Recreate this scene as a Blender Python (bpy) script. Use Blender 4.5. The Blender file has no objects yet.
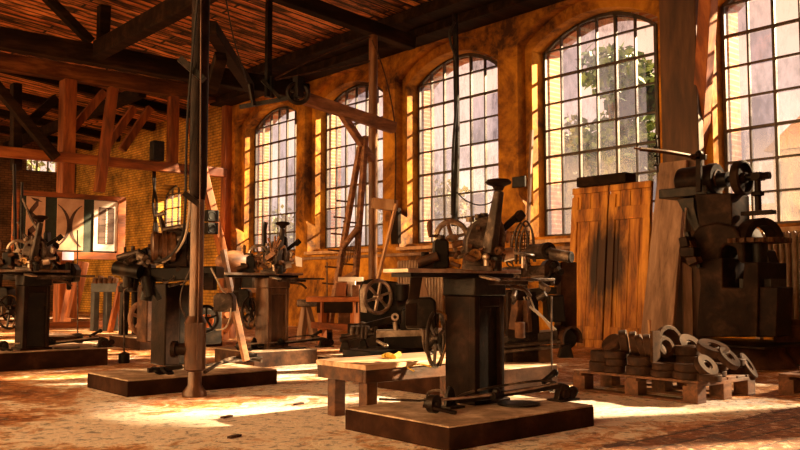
import bpy, bmesh, math, random
from mathutils import Vector, Matrix, Euler
random.seed(7)
V = Vector
SC = bpy.context.scene
COL = SC.collection
# ------------------------------------------------------------------ camera frame (photo 800x450, focal length 850 px, eye 1 m up)
FPX, EYE = 850.0, V((0, 0, 1.0))
RX = V((.75791, -.65235, 0)); FW = V((.65073, .75603, .07041)); UPV = RX.cross(FW)
DH = V((.65235, .75791, 0))
def ray(u, v): return RX*((u-400)/FPX) + UPV*(-(v-225)/FPX) + FW
def P(u, v, D): return EYE + ray(u, v)*D
def F(u, v, z=0.0): r = ray(u, v); return EYE + r*((z-1)/r.z)
def XP(u, v, x): r = ray(u, v); return EYE + r*(x/r.x)
def YP(u, v, y): r = ray(u, v); return EYE + r*(y/r.y)

# ------------------------------------------------------------------ materials
def nt(name):
    m = bpy.data.materials.new(name); m.use_nodes = True
    n = m.node_tree; n.nodes.clear()
    return m, n, n.nodes, n.links
def N(nodes, t, **kw):
    n = nodes.new(t)
    for k, v in kw.items():
        if hasattr(n, k) and not k[0].isupper(): setattr(n, k, v)
    return n
def ramp(nodes, links, fac, stops):
    r = nodes.new('ShaderNodeValToRGB'); e = r.color_ramp.elements
    while len(e) > 1: e.remove(e[0])
    e[0].position = stops[0][0]; e[0].color = (*stops[0][1], 1)
    for p, c in stops[1:]:
        x = e.new(p); x.color = (*c, 1)
    links.new(fac, r.inputs[0]); return r.outputs[0]
def coords(nodes, links, scale=(1, 1, 1), kind='Object', rot=(0, 0, 0)):
    t = nodes.new('ShaderNodeTexCoord'); mp = nodes.new('ShaderNodeMapping')
    mp.inputs['Scale'].default_value = scale; mp.inputs['Rotation'].default_value = rot
    links.new(t.outputs[kind], mp.inputs['Vector']); return mp.outputs[0]
def noise(nodes, links, vec, scale, detail=5, rough=.6, dist=0):
    n = nodes.new('ShaderNodeTexNoise'); n.inputs['Scale'].default_value = scale
    n.inputs['Detail'].default_value = detail; n.inputs['Roughness'].default_value = rough
    n.inputs['Distortion'].default_value = dist
    links.new(vec, n.inputs['Vector']); return n.outputs['Fac']
def finish(nodes, links, colour, rough, metal=0, bump=None, bump_s=.3, bump_d=.02, spec=.5, rough_sock=None):
    b = nodes.new('ShaderNodeBsdfPrincipled'); o = nodes.new('ShaderNodeOutputMaterial')
    if hasattr(colour, 'node'): links.new(colour, b.inputs['Base Color'])
    else: b.inputs['Base Color'].default_value = (*colour, 1)
    b.inputs['Roughness'].default_value = rough; b.inputs['Metallic'].default_value = metal
    b.inputs['Specular IOR Level'].default_value = spec
    if rough_sock is not None: links.new(rough_sock, b.inputs['Roughness'])
    if bump is not None:
        bp = nodes.new('ShaderNodeBump'); bp.inputs['Strength'].default_value = bump_s; bp.inputs['Distance'].default_value = bump_d
        links.new(bump, bp.inputs['Height']); links.new(bp.outputs[0], b.inputs['Normal'])
    links.new(b.outputs[0], o.inputs[0]); return b
def speckle(name, c0, c1, c2, scale=4, sc3=(1, 1, 1), rough=.6, metal=0, bump=.3, bd=.01, spec=.5, lo=.35, hi=.68, kind='Object', detail=6):
    m, n, nd, lk = nt(name)
    v = coords(nd, lk, sc3, kind); f = noise(nd, lk, v, scale, detail, .65, .3)
    c = ramp(nd, lk, f, [(lo, c0), ((lo+hi)/2, c1), (hi, c2)])
    f2 = noise(nd, lk, v, scale*6, 3, .6)
    finish(nd, lk, c, rough, metal, f2, bump, bd, spec); return m
M = {}
M['iron'] = speckle('blackened_iron', (0.004, 0.003, 0.0027), (0.009, 0.0065, 0.0055), (0.032, 0.02, 0.014), 5, rough=.42, metal=.35, spec=.22)
M['iron_brown'] = speckle('brown_painted_iron', (0.005, 0.0025, 0.002), (0.012, 0.006, 0.004), (0.03, 0.014, 0.009), 4, rough=.45, metal=.1, spec=.06)
M['press_iron'] = speckle('press_cast_iron', (0.006, 0.003, 0.002), (0.017, 0.009, 0.006), (0.045, 0.023, 0.014), 3, rough=.6, metal=.1, spec=.06)
M['iron_rust'] = speckle('rusty_iron', (0.02, 0.008, 0.004), (0.06, 0.024, 0.01), (0.13, 0.055, 0.024), 5, rough=.65, metal=.1, spec=.22)
M['pipe_rust'] = speckle('worn_pipe_rust', (0.03, 0.012, 0.006), (0.085, 0.036, 0.016), (0.2, 0.1, 0.05), 6, (1, 1, .3), rough=.35, metal=.3)
M['iron_grey'] = speckle('grey_machine_iron', (0.014, 0.009, 0.007), (0.05, 0.034, 0.027), (0.2, 0.145, 0.11), 6, rough=.42, metal=.4, spec=.22)
M['steel'] = speckle('worn_steel', (0.2, 0.15, 0.11), (0.42, 0.33, 0.26), (0.66, 0.55, 0.45), 7, rough=.34, metal=.8, bump=.1)
M['brass'] = speckle('dull_brass', (0.1, 0.05, 0.018), (0.2, 0.1, 0.035), (0.34, 0.19, 0.075), 7, rough=.4, metal=.7, bump=.1)
M['rubber'] = speckle('black_rubber', (.008, .007, .006), (.014, .011, .01), (.03, .022, .018), 5, rough=.5, spec=.22)
M['cable'] = speckle('pale_cable', (.25, .2, .16), (.35, .28, .22), (.45, .36, .28), 5, rough=.55)
M['post_paint'] = speckle('ochre_post_paint', (0.08, 0.03, 0.008), (0.17, 0.066, 0.016), (0.3, 0.13, 0.035), 5, (1, 1, .3), rough=.5)
M['plinth'] = speckle('brown_plinth_paint', (0.012, 0.005, 0.003), (0.025, 0.01, 0.0055), (0.05, 0.021, 0.011), 3, rough=.8, spec=.05)
M['plinth_top'] = speckle('dusty_plinth_top', (0.16, 0.1, 0.06), (0.36, 0.25, 0.17), (0.66, 0.52, 0.4), 5, rough=.6, detail=9)
M['timber'] = speckle('orange_timber', (0.1, 0.026, 0.004), (0.27, 0.068, 0.009), (0.46, 0.145, 0.024), 3, (1.5, 1.5, .25), rough=.65)
M['timber_flat'] = speckle('orange_timber_flat', (0.1, 0.026, 0.004), (0.27, 0.068, 0.009), (0.46, 0.145, 0.024), 3, (.25, 1.5, 1.5), rough=.65)
M['timber_dark'] = speckle('smoke_darkened_timber', (0.007, 0.0035, 0.002), (0.016, 0.008, 0.004), (0.04, 0.018, 0.008), 3, (.3, 1.5, 1.5), rough=.8, spec=.1)
M['bench_dark'] = speckle('dark_bench_wood', (0.02, 0.008, 0.003), (0.06, 0.02, 0.007), (0.14, 0.055, 0.02), 5, (.6, 1.2, 1.2), rough=.55, spec=.3)
M['tie_wood'] = speckle('sooty_orange_timber', (.03, .01, .004), (.1, .032, .008), (.26, .09, .02), 2.4, (.3, 1.6, 1.6), rough=.7, spec=.2)
M['wood_old'] = speckle('old_workbench_wood', (.09, .035, .014), (.22, .09, .035), (.38, .18, .08), 5, (.4, 1.6, 1.6), rough=.6)
M['wood_top'] = speckle('scrubbed_bench_top', (.3, .17, .09), (.5, .32, .2), (.68, .48, .33), 6, (.4, 2.2, 1.6), rough=.5)
M['wood_grey'] = speckle('weathered_board', (.13, .07, .04), (.25, .14, .085), (.36, .22, .14), 3, (2.5, 2.5, .15), rough=.75)
M['wood_pale'] = speckle('pale_wood', (.42, .22, .1), (.55, .32, .16), (.68, .43, .24), 4, (2, 2, .3), rough=.6)
M['pallet'] = speckle('pallet_wood', (0.05, 0.02, 0.008), (0.13, 0.05, 0.018), (0.26, 0.11, 0.045), 5, (.6, 2, 2), rough=.75)
M['disc'] = speckle('rusted_disc_iron', (0.014, 0.007, 0.005), (0.04, 0.019, 0.011), (0.1, 0.047, 0.026), 5, rough=.65, metal=.1, spec=.12)
M['disc_face'] = speckle('bare_disc_face', (0.016, 0.006, 0.0025), (0.035, 0.014, 0.005), (0.07, 0.03, 0.012), 9, rough=.75, metal=0, spec=.08)
M['white'] = speckle('white_card', (.62, .55, .5), (.74, .67, .62), (.82, .76, .7), 3, rough=.7)
M['beige'] = speckle('beige_card', (.42, .25, .16), (.52, .33, .22), (.6, .4, .28), 3, rough=.75)
M['lilac'] = speckle('lilac_card', (.5, .42, .62), (.58, .5, .7), (.66, .58, .78), 3, rough=.7)
M['green_cloth'] = speckle('dark_green_cloth', (.01, .016, .012), (.015, .026, .019), (.022, .036, .027), 8, rough=.8)
M['umber'] = speckle('umber_print', (.045, .02, .013), (.065, .03, .02), (.09, .042, .028), 6, rough=.7)
M['yellow'] = speckle('yellow_rag', (.5, .3, .03), (.62, .4, .05), (.7, .48, .1), 6, rough=.8)
M['radiator'] = speckle('cream_radiator', (0.2, 0.12, 0.07), (0.3, 0.2, 0.13), (0.4, 0.28, 0.19), 4, rough=.45)
M['blue_steel'] = speckle('blue_grey_steel', (0.022, 0.025, 0.03), (0.04, 0.045, 0.052), (0.07, 0.078, 0.085), 4, rough=.5)
M['frame_paint'] = speckle('window_bar_paint', (.02, .012, .008), (.04, .022, .013), (.075, .038, .02), 5, rough=.55)
M['orange_paint'] = speckle('orange_guard_paint', (.5, .09, .01), (.65, .15, .02), (.75, .22, .05), 5, rough=.5)

def m_plaster():
    m, n, nd, lk = nt('ochre_plaster')
    v = coords(nd, lk); f = noise(nd, lk, v, .9, 8, .7, .6); f2 = noise(nd, lk, v, 5, 8, .7)
    a = nd.new('ShaderNodeMath'); a.operation = 'MULTIPLY_ADD'; lk.new(f2, a.inputs[0]); a.inputs[1].default_value = .35; lk.new(f, a.inputs[2])
    c = ramp(nd, lk, a.outputs[0], [(.54, (.06, .021, .005)), (.65, (.26, .095, .008)), (.78, (.54, .225, .014)), (.95, (.74, .37, .04))])
    finish(nd, lk, c, .8, 0, a.outputs[0], .5, .03, .3); return m
M['plaster'] = m_plaster()
def m_brick(name, c1, c2, mort, axes, scale=1.0, dirt=.5):
    m, n, nd, lk = nt(name)
    t = nd.new('ShaderNodeTexCoord'); s = nd.new('ShaderNodeSeparateXYZ'); cb = nd.new('ShaderNodeCombineXYZ')
    lk.new(t.outputs['Object'], s.inputs[0])
    lk.new(s.outputs[axes[0]], cb.inputs[0]); lk.new(s.outputs[axes[1]], cb.inputs[1])
    b = nd.new('ShaderNodeTexBrick'); lk.new(cb.outputs[0], b.inputs['Vector'])
    b.inputs['Scale'].default_value = scale; b.inputs['Brick Width'].default_value = .26; b.inputs['Row Height'].default_value = .085
    b.inputs['Mortar Size'].default_value = .012; b.inputs['Color1'].default_value = (*c1, 1); b.inputs['Color2'].default_value = (*c2, 1)
    b.inputs['Mortar'].default_value = (*mort, 1)
    f = noise(nd, lk, t.outputs['Object'], 1.3, 8, .7)
    d = ramp(nd, lk, f, [(.35, (1-dirt,)*3), (.65, (1.15,)*3)])
    mx = nd.new('ShaderNodeMix'); mx.data_type = 'RGBA'; mx.blend_type = 'MULTIPLY'; mx.inputs[0].default_value = 1
    lk.new(b.outputs['Color'], mx.inputs[6]); lk.new(d, mx.inputs[7])
    finish(nd, lk, mx.outputs[2], .85, 0, b.outputs['Fac'], -.6, .02, .3); return m
M['brick'] = m_brick('yellow_brown_brick', (.54, .25, .03), (.72, .37, .05), (.26, .12, .02), ('Y', 'Z'), 1, .75)
M['brick_x'] = m_brick('dark_end_brick', (.13, .06, .025), (.2, .09, .035), (.07, .035, .016), ('X', 'Z'), 1, .65)
M['brick_out'] = m_brick('outside_brick', (.34, .12, .06), (.42, .17, .08), (.4, .3, .22), ('Y', 'Z'), 1, .3)

def m_floor():
    m, n, nd, lk = nt('packed_earth_and_concrete_floor')
    v = coords(nd, lk)
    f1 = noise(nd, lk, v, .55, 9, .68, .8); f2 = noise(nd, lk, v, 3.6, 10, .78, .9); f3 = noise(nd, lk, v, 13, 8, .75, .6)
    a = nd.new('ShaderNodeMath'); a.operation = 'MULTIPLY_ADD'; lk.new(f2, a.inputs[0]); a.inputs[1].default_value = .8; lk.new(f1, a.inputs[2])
    dv = coords(nd, lk, (1/3.6, 1/4.2, 1)); mpn = dv.node; mpn.inputs['Location'].default_value = (-5.0/3.6, -5.6/4.2, 0)  # window light on the central aisle put into the colour as paler floor
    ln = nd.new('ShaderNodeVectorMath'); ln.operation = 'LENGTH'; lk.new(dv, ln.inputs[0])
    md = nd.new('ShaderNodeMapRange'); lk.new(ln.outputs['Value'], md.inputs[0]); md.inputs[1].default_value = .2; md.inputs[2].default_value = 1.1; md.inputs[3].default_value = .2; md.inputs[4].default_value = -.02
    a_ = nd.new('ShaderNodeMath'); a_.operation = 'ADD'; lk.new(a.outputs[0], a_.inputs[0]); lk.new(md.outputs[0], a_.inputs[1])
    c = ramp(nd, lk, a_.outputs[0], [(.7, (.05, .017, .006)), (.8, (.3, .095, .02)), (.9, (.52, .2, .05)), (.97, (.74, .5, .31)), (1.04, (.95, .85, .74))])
    # brick paving at one side
    t = nd.new('ShaderNodeTexCoord'); s = nd.new('ShaderNodeSeparateXYZ'); lk.new(t.outputs['Object'], s.inputs[0])
    b = nd.new('ShaderNodeTexBrick'); lk.new(t.outputs['Object'], b.inputs['Vector'])
    b.inputs['Scale'].default_value = 1; b.inputs['Brick Width'].default_value = .42; b.inputs['Row Height'].default_value = .2
    b.inputs['Mortar Size'].default_value = .012; b.inputs['Color1'].default_value = (.2, .075, .032, 1); b.inputs['Color2'].default_value = (.33, .13, .05, 1)
    b.inputs['Mortar'].default_value = (.05, .02, .01, 1)
    wob = nd.new('ShaderNodeMath'); wob.operation = 'MULTIPLY_ADD'; lk.new(f2, wob.inputs[0]); wob.inputs[1].default_value = .35; lk.new(s.outputs['Y'], wob.inputs[2])
    lt = nd.new('ShaderNodeMath'); lt.operation = 'LESS_THAN'; lk.new(wob.outputs[0], lt.inputs[0]); lt.inputs[1].default_value = 3.42
    spk = ramp(nd, lk, f2, [(.4, (.55,)*3), (.62, (1.5,)*3)])
    bm_ = nd.new('ShaderNodeMix'); bm_.data_type = 'RGBA'; bm_.blend_type = 'MULTIPLY'; bm_.inputs[0].default_value = 1
    lk.new(b.outputs['Color'], bm_.inputs[6]); lk.new(spk, bm_.inputs[7])
    mx = nd.new('ShaderNodeMix'); mx.data_type = 'RGBA'; lk.new(lt.outputs[0], mx.inputs[0]); lk.new(c, mx.inputs[6]); lk.new(bm_.outputs[2], mx.inputs[7])
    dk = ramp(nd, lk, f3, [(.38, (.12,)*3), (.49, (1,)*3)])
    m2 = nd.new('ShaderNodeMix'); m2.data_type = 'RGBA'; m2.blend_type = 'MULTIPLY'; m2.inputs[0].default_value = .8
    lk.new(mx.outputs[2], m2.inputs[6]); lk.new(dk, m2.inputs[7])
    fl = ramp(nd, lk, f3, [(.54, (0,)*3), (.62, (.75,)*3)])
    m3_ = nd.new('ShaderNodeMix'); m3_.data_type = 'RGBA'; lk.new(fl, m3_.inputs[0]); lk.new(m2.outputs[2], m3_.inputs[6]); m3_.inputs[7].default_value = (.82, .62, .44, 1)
    m2 = m3_
    h = nd.new('ShaderNodeMath'); h.operation = 'MULTIPLY_ADD'; lk.new(f3, h.inputs[0]); h.inputs[1].default_value = .35; lk.new(a.outputs[0], h.inputs[2])
    rr = ramp(nd, lk, f2, [(.35, (.35,)*3), (.65, (.75,)*3)])
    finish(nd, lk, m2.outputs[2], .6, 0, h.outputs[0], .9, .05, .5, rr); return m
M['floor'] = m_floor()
def m_ceiling():
    m, n, nd, lk = nt('rough_ceiling_boards')
    t = nd.new('ShaderNodeTexCoord')
    b = nd.new('ShaderNodeTexBrick'); lk.new(t.outputs['Object'], b.inputs['Vector'])
    b.inputs['Scale'].default_value = 1; b.inputs['Brick Width'].default_value = 4.2; b.inputs['Row Height'].default_value = .24
    b.inputs['Mortar Size'].default_value = .03; b.inputs['Color1'].default_value = (.62, .19, .05, 1); b.inputs['Color2'].default_value = (.9, .36, .1, 1)
    b.inputs['Mortar'].default_value = (.02, .008, .004, 1); b.inputs['Bias'].default_value = -.1
    v = coords(nd, lk, (.5, 2.4, 1)); f = noise(nd, lk, v, 1.6, 9, .72, .5)
    d = ramp(nd, lk, f, [(.42, (.05,)*3), (.49, (.35,)*3), (.55, (.95,)*3), (.66, (1.08,)*3)])
    mx = nd.new('ShaderNodeMix'); mx.data_type = 'RGBA'; mx.blend_type = 'MULTIPLY'; mx.inputs[0].default_value = 1
    lk.new(b.outputs['Color'], mx.inputs[6]); lk.new(d, mx.inputs[7])
    finish(nd, lk, mx.outputs[2], .7, 0, f, .8, .05, .3); return m
M['ceiling'] = m_ceiling()
def m_door():
    m, n, nd, lk = nt('stained_door_wood')
    v = coords(nd, lk, (2, 2.4, .35)); f = noise(nd, lk, v, 1.6, 7, .68, .3)
    c = ramp(nd, lk, f, [(.36, (.02, .007, .002)), (.48, (.3, .1, .01)), (.62, (.6, .26, .03))])
    g = nd.new('ShaderNodeNewGeometry'); mp = nd.new('ShaderNodeMapping'); lk.new(g.outputs['Position'], mp.inputs[0])
    mp.inputs['Scale'].default_value = (0, 1/1.1, 1/2.1); mp.inputs['Location'].default_value = (0, -8.12/1.1, -1.35/2.1)
    ln = nd.new('ShaderNodeVectorMath'); ln.operation = 'LENGTH'; lk.new(mp.outputs[0], ln.inputs[0])
    wob = nd.new('ShaderNodeMath'); wob.operation = 'MULTIPLY_ADD'; lk.new(f, wob.inputs[0]); wob.inputs[1].default_value = .5; lk.new(ln.outputs['Value'], wob.inputs[2])
    d = ramp(nd, lk, wob.outputs[0], [(.5, (.07, .05, .05)), (.72, (1, 1, 1))])     # one large grease stain across both leaves
    mx = nd.new('ShaderNodeMix'); mx.data_type = 'RGBA'; mx.blend_type = 'MULTIPLY'; mx.inputs[0].default_value = 1
    lk.new(c, mx.inputs[6]); lk.new(d, mx.inputs[7])
    finish(nd, lk, mx.outputs[2], .6, 0, f, .3, .01, .3); return m
M['door_wood'] = m_door()
def m_glass():
    m, n, nd, lk = nt('dusty_window_glass')
    v = coords(nd, lk, (1, 1, .45)); f = noise(nd, lk, v, 2.2, 8, .7, .3); g = noise(nd, lk, v, 11, 5, .7)
    t = nd.new('ShaderNodeTexCoord'); s = nd.new('ShaderNodeSeparateXYZ'); lk.new(t.outputs['Object'], s.inputs[0])
    mr = nd.new('ShaderNodeMapRange'); lk.new(s.outputs['Z'], mr.inputs[0])
    mr.inputs[1].default_value = 0; mr.inputs[2].default_value = 3.0; mr.inputs[3].default_value = .25; mr.inputs[4].default_value = -.06
    a = nd.new('ShaderNodeMath'); a.operation = 'MULTIPLY_ADD'; lk.new(g, a.inputs[0]); a.inputs[1].default_value = .5; lk.new(f, a.inputs[2])
    a2 = nd.new('ShaderNodeMath'); a2.operation = 'ADD'; lk.new(a.outputs[0], a2.inputs[0]); lk.new(mr.outputs[0], a2.inputs[1])
    off = nd.new('ShaderNodeVectorMath'); off.operation = 'ADD'; lk.new(t.outputs['Object'], off.inputs[0]); off.inputs[1].default_value = (.5, 1.17, 0)
    sn = nd.new('ShaderNodeVectorMath'); sn.operation = 'SNAP'; lk.new(off.outputs[0], sn.inputs[0]); sn.inputs[1].default_value = (1, .39, .4871)
    info = nd.new('ShaderNodeObjectInfo'); vadd = nd.new('ShaderNodeVectorMath'); vadd.operation = 'ADD'; lk.new(sn.outputs[0], vadd.inputs[0]); lk.new(info.outputs['Random'], vadd.inputs[1])
    wn = nd.new('ShaderNodeTexWhiteNoise'); lk.new(vadd.outputs[0], wn.inputs[0])
    pv = nd.new('ShaderNodeMath'); pv.operation = 'MULTIPLY_ADD'; lk.new(wn.outputs['Value'], pv.inputs[0]); pv.inputs[1].default_value = .3; pv.inputs[2].default_value = -.15
    a3 = nd.new('ShaderNodeMath'); a3.operation = 'ADD'; lk.new(a2.outputs[0], a3.inputs[0]); lk.new(pv.outputs[0], a3.inputs[1]); a2 = a3
    tint = ramp(nd, lk, wn.outputs['Value'], [(0, (.98, .95, .92)), (.5, (.94, .92, .92)), (.8, (.85, .84, .88)), (1, (.74, .73, .8))])
    fac = ramp(nd, lk, a2.outputs[0], [(.62, (.04,)*3), (.8, (.22,)*3), (1.0, (.55,)*3)])
    tr = nd.new('ShaderNodeBsdfTransparent'); lk.new(tint, tr.inputs[0])
    tl = nd.new('ShaderNodeBsdfTranslucent'); tl.inputs[0].default_value = (.042, .04, .056, 1)
    gl = nd.new('ShaderNodeBsdfGlossy'); gl.inputs['Roughness'].default_value = .12
    m1 = nd.new('ShaderNodeMixShader'); lk.new(fac, m1.inputs[0]); lk.new(tr.outputs[0], m1.inputs[1]); lk.new(tl.outputs[0], m1.inputs[2])
    m2 = nd.new('ShaderNodeMixShader'); m2.inputs[0].default_value = .04; lk.new(m1.outputs[0], m2.inputs[1]); lk.new(gl.outputs[0], m2.inputs[2])
    o = nd.new('ShaderNodeOutputMaterial'); lk.new(m2.outputs[0], o.inputs[0]); return m
M['glass'] = m_glass()
M['leaf'] = speckle('tree_leaves', (0.006, 0.03, 0.003), (0.022, 0.065, 0.006), (0.07, 0.13, 0.012), 1.2, rough=.6, bump=0)
M['leaf2'] = speckle('pale_tree_leaves', (0.04, 0.06, 0.014), (0.08, 0.1, 0.03), (0.15, 0.15, 0.06), 1.2, rough=.6, bump=0)
M['bark'] = speckle('bark', (.03, .02, .012), (.06, .04, .025), (.1, .07, .045), 5, rough=.8)
M['yard'] = speckle('yard_ground', (0.07, 0.06, 0.05), (0.1, 0.085, 0.07), (0.13, 0.11, 0.09), .8, rough=.85)
M['render'] = speckle('pale_house_render', (0.15, 0.12, 0.12), (0.2, 0.17, 0.17), (0.26, 0.22, 0.23), .6, rough=.85)
M['roof_tile'] = speckle('orange_roof_tile', (0.09, 0.035, 0.016), (0.13, 0.055, 0.028), (0.17, 0.08, 0.045), 3, (1, 1, 4), rough=.8)
M['pane_dark'] = speckle('dark_house_pane', (0.02, 0.022, 0.035), (0.035, 0.04, 0.06), (0.06, 0.065, 0.1), 1, rough=.3)
M['hedge'] = speckle('hedge_green', (0.01, 0.02, 0.005), (0.03, 0.045, 0.01), (0.07, 0.085, 0.03), 3, rough=.8)

# ------------------------------------------------------------------ mesh helpers
ROOTLOC = {}
def frame_of(axis):
    a = V(axis).normalized(); u = V((0, 0, 1)) if abs(a.z) < .95 else V((1, 0, 0))
    x = u.cross(a).normalized(); y = a.cross(x); return x, y, a
class B:
    def __init__(s): s.bm = bmesh.new()
    def quad_ring(s, rings, close=False, cap=True):
        vs = [[s.bm.verts.new(p) for p in r] for r in rings]
        n = len(vs[0]); m = len(vs)
        for i in range(m if close else m-1):
            a, b = vs[i], vs[(i+1) % m]
            for j in range(n):
                try: s.bm.faces.new((a[j], a[(j+1) % n], b[(j+1) % n], b[j]))
                except ValueError: pass
        if cap and not close:
            s.bm.faces.new(vs[0][::-1]); s.bm.faces.new(vs[-1])
        return s
    def box(s, c, size, rot=None):
        c = V(c); h = V(size)*.5; R = Euler(rot).to_matrix() if rot is not None and not isinstance(rot, Matrix) else (rot or Matrix.Identity(3))
        f = lambda x, y, z: c + R @ V((x*h.x, y*h.y, z*h.z))
        return s.quad_ring([[f(-1, -1, z), f(1, -1, z), f(1, 1, z), f(-1, 1, z)] for z in (-1, 1)])
    def rng(s, a, b): a, b = V(a), V(b); return s.box((a+b)*.5, (abs(b.x-a.x), abs(b.y-a.y), abs(b.z-a.z)))
    def bar(s, p, q, w, h, up=None, w2=None, h2=None):
        p, q = V(p), V(q); a = (q-p).normalized(); u = V(up) if up else (V((0, 0, 1)) if abs(a.z) < .9 else V((1, 0, 0)))
        x = u.cross(a).normalized(); y = a.cross(x)
        w2 = w if w2 is None else w2; h2 = h if h2 is None else h2
        ring = lambda c, w, h: [c-x*w/2-y*h/2, c+x*w/2-y*h/2, c+x*w/2+y*h/2, c-x*w/2+y*h/2]
        return s.quad_ring([ring(p, w, h), ring(q, w2, h2)])
    def cyl(s, p, q, r, r2=None, n=20):
        p, q = V(p), V(q); x, y, a = frame_of(q-p); r2 = r if r2 is None else r2
        ring = lambda c, r: [c + (x*math.cos(t)+y*math.sin(t))*r for t in [2*math.pi*i/n for i in range(n)]]
        return s.quad_ring([ring(p, r), ring(q, r2)])
    def lathe(s, c, axis, prof, n=28):
        c = V(c); x, y, a = frame_of(axis)
        return s.quad_ring([[c + a*h + (x*math.cos(t)+y*math.sin(t))*max(r, 1e-4) for t in [2*math.pi*i/n for i in range(n)]] for r, h in prof])
    def ring(s, c, axis, ro, ri, t, n=36):
        return s.loop(c, axis, [(ro, -t/2), (ro, t/2), (ri, t/2), (ri, -t/2)], n)
    def loop(s, c, axis, prof, n=36, a0=0, a1=2*math.pi):
        c = V(c); x, y, a = frame_of(axis); full = a1-a0 > 6.28
        k = n if full else n+1
        rings = [[c + a*h + (x*math.cos(t)+y*math.sin(t))*r for r, h in prof] for t in [a0+(a1-a0)*i/n for i in range(k)]]
        return s.quad_ring(rings, close=full, cap=not full)
    def torus(s, c, axis, R, r, n=36, m=8, a0=0, a1=2*math.pi):
        return s.loop(c, axis, [(R+r*math.cos(t), r*math.sin(t)) for t in [2*math.pi*i/m for i in range(m)]], n, a0, a1)
    def tube(s, pts, r, n=7, smooth=4):
        pts = [V(p) for p in pts]
        if smooth > 1 and len(pts) > 2:
            out = []
            for i in range(len(pts)-1):
                p0, p1, p2, p3 = pts[max(i-1, 0)], pts[i], pts[i+1], pts[min(i+2, len(pts)-1)]
                for k in range(smooth):
                    t = k/smooth
                    out.append(.5*((2*p1)+(p2-p0)*t+(2*p0-5*p1+4*p2-p3)*t*t+(3*p1-p0-3*p2+p3)*t**3))
            pts = out+[pts[-1]]
        rings = []; px = None
        for i, p in enumerate(pts):
            d = (pts[min(i+1, len(pts)-1)]-pts[max(i-1, 0)])
            if d.length < 1e-6: d = V((0, 0, 1))
            d.normalize()
            if px is None: px, _, _ = frame_of(d)
            px = (px - d*px.dot(d)); px = px.normalized() if px.length > 1e-5 else frame_of(d)[0]
            y = d.cross(px)
            rings.append([p+(px*math.cos(t)+y*math.sin(t))*r for t in [2*math.pi*k/n for k in range(n)]])
        return s.quad_ring(rings)
    def prism(s, pts, vec):
        pts = [V(p) for p in pts]; vec = V(vec)
        return s.quad_ring([pts, [p+vec for p in pts]])
    def sph(s, c, r, sc=(1, 1, 1), n=16):
        c = V(c); rings = []
        k = n//2
        return s.quad_ring([[c+V((math.cos(t)*math.sin(a)*r*sc[0], math.sin(t)*math.sin(a)*r*sc[1], -math.cos(a)*r*sc[2])) for t in [2*math.pi*i/n for i in range(n)]] for a in [max(.02, min(math.pi-.02, math.pi*j/k)) for j in range(k+1)]])
    def wheel(s, c, axis, R, r, spokes=5, hub=.25, hublen=None, curve=0):
        c = V(c); x, y, a = frame_of(axis)
        s.torus(c, axis, R, r)
        hl = hublen or r*3
        s.cyl(c-a*hl/2, c+a*hl/2, R*hub)
        for i in range(spokes):
            t = 2*math.pi*i/spokes+.3
            d = x*math.cos(t)+y*math.sin(t)
            s.bar(c+d*R*hub*.7, c+d*R, r*1.1, r*1.3, up=a)
        return s
    def obj(s, name, mat, parent=None, bev=0, label=None, sharp=38, zero=False):
        bm = s.bm
        bmesh.ops.recalc_face_normals(bm, faces=bm.faces)
        if parent is not None: L = ROOTLOC[parent.name]
        elif zero: L = V((0, 0, 0))
        else:
            xs = [v.co for v in bm.verts]
            L = V((sum(min(c[i] for c in xs)+max(c[i] for c in xs) for i in (0,))/2, (min(c.y for c in xs)+max(c.y for c in xs))/2, min(c.z for c in xs)))
        for v in bm.verts: v.co -= L
        me = bpy.data.meshes.new(name); bm.to_mesh(me); bm.free()
        for p in me.polygons: p.use_smooth = True
        me.set_sharp_from_angle(angle=math.radians(sharp))
        me.materials.append(M[mat] if isinstance(mat, str) else mat)
        o = bpy.data.objects.new(name, me); COL.objects.link(o)
        if parent is not None: o.parent = parent
        else: o.location = L
        ROOTLOC[o.name] = V(L)
        if label: o['label'] = label
        if bev:
            md = o.modifiers.new('edge', 'BEVEL'); md.width = bev; md.segments = 2; md.limit_method = 'ANGLE'; md.angle_limit = math.radians(40)
        return o
def tag(o, label=None, cat=None, group=None, kind=None):
    for k, v in (('label', label), ('category', cat), ('group', group), ('kind', kind)):
        if v: o[k] = v
    return o
def T(name, label, cat, loc, group=None):
    o = bpy.data.objects.new(name, None); o.empty_display_size = .1; COL.objects.link(o); o.location = V(loc); ROOTLOC[o.name] = V(loc)
    return tag(o, label, cat, group)
def kids(o): return [c for c in bpy.data.objects if c.parent == o]
def copy_tree(o, parent=None):
    c = o.copy(); COL.objects.link(c)
    if parent is not None: c.parent = parent
    for ch in kids(o): copy_tree(ch, c)
    return c
def struct(b, name, mat, bev=0, parent=None):
    o = b.obj(name, mat, parent, bev, zero=True)
    if parent is None: o['kind'] = 'structure'
    return o

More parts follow.
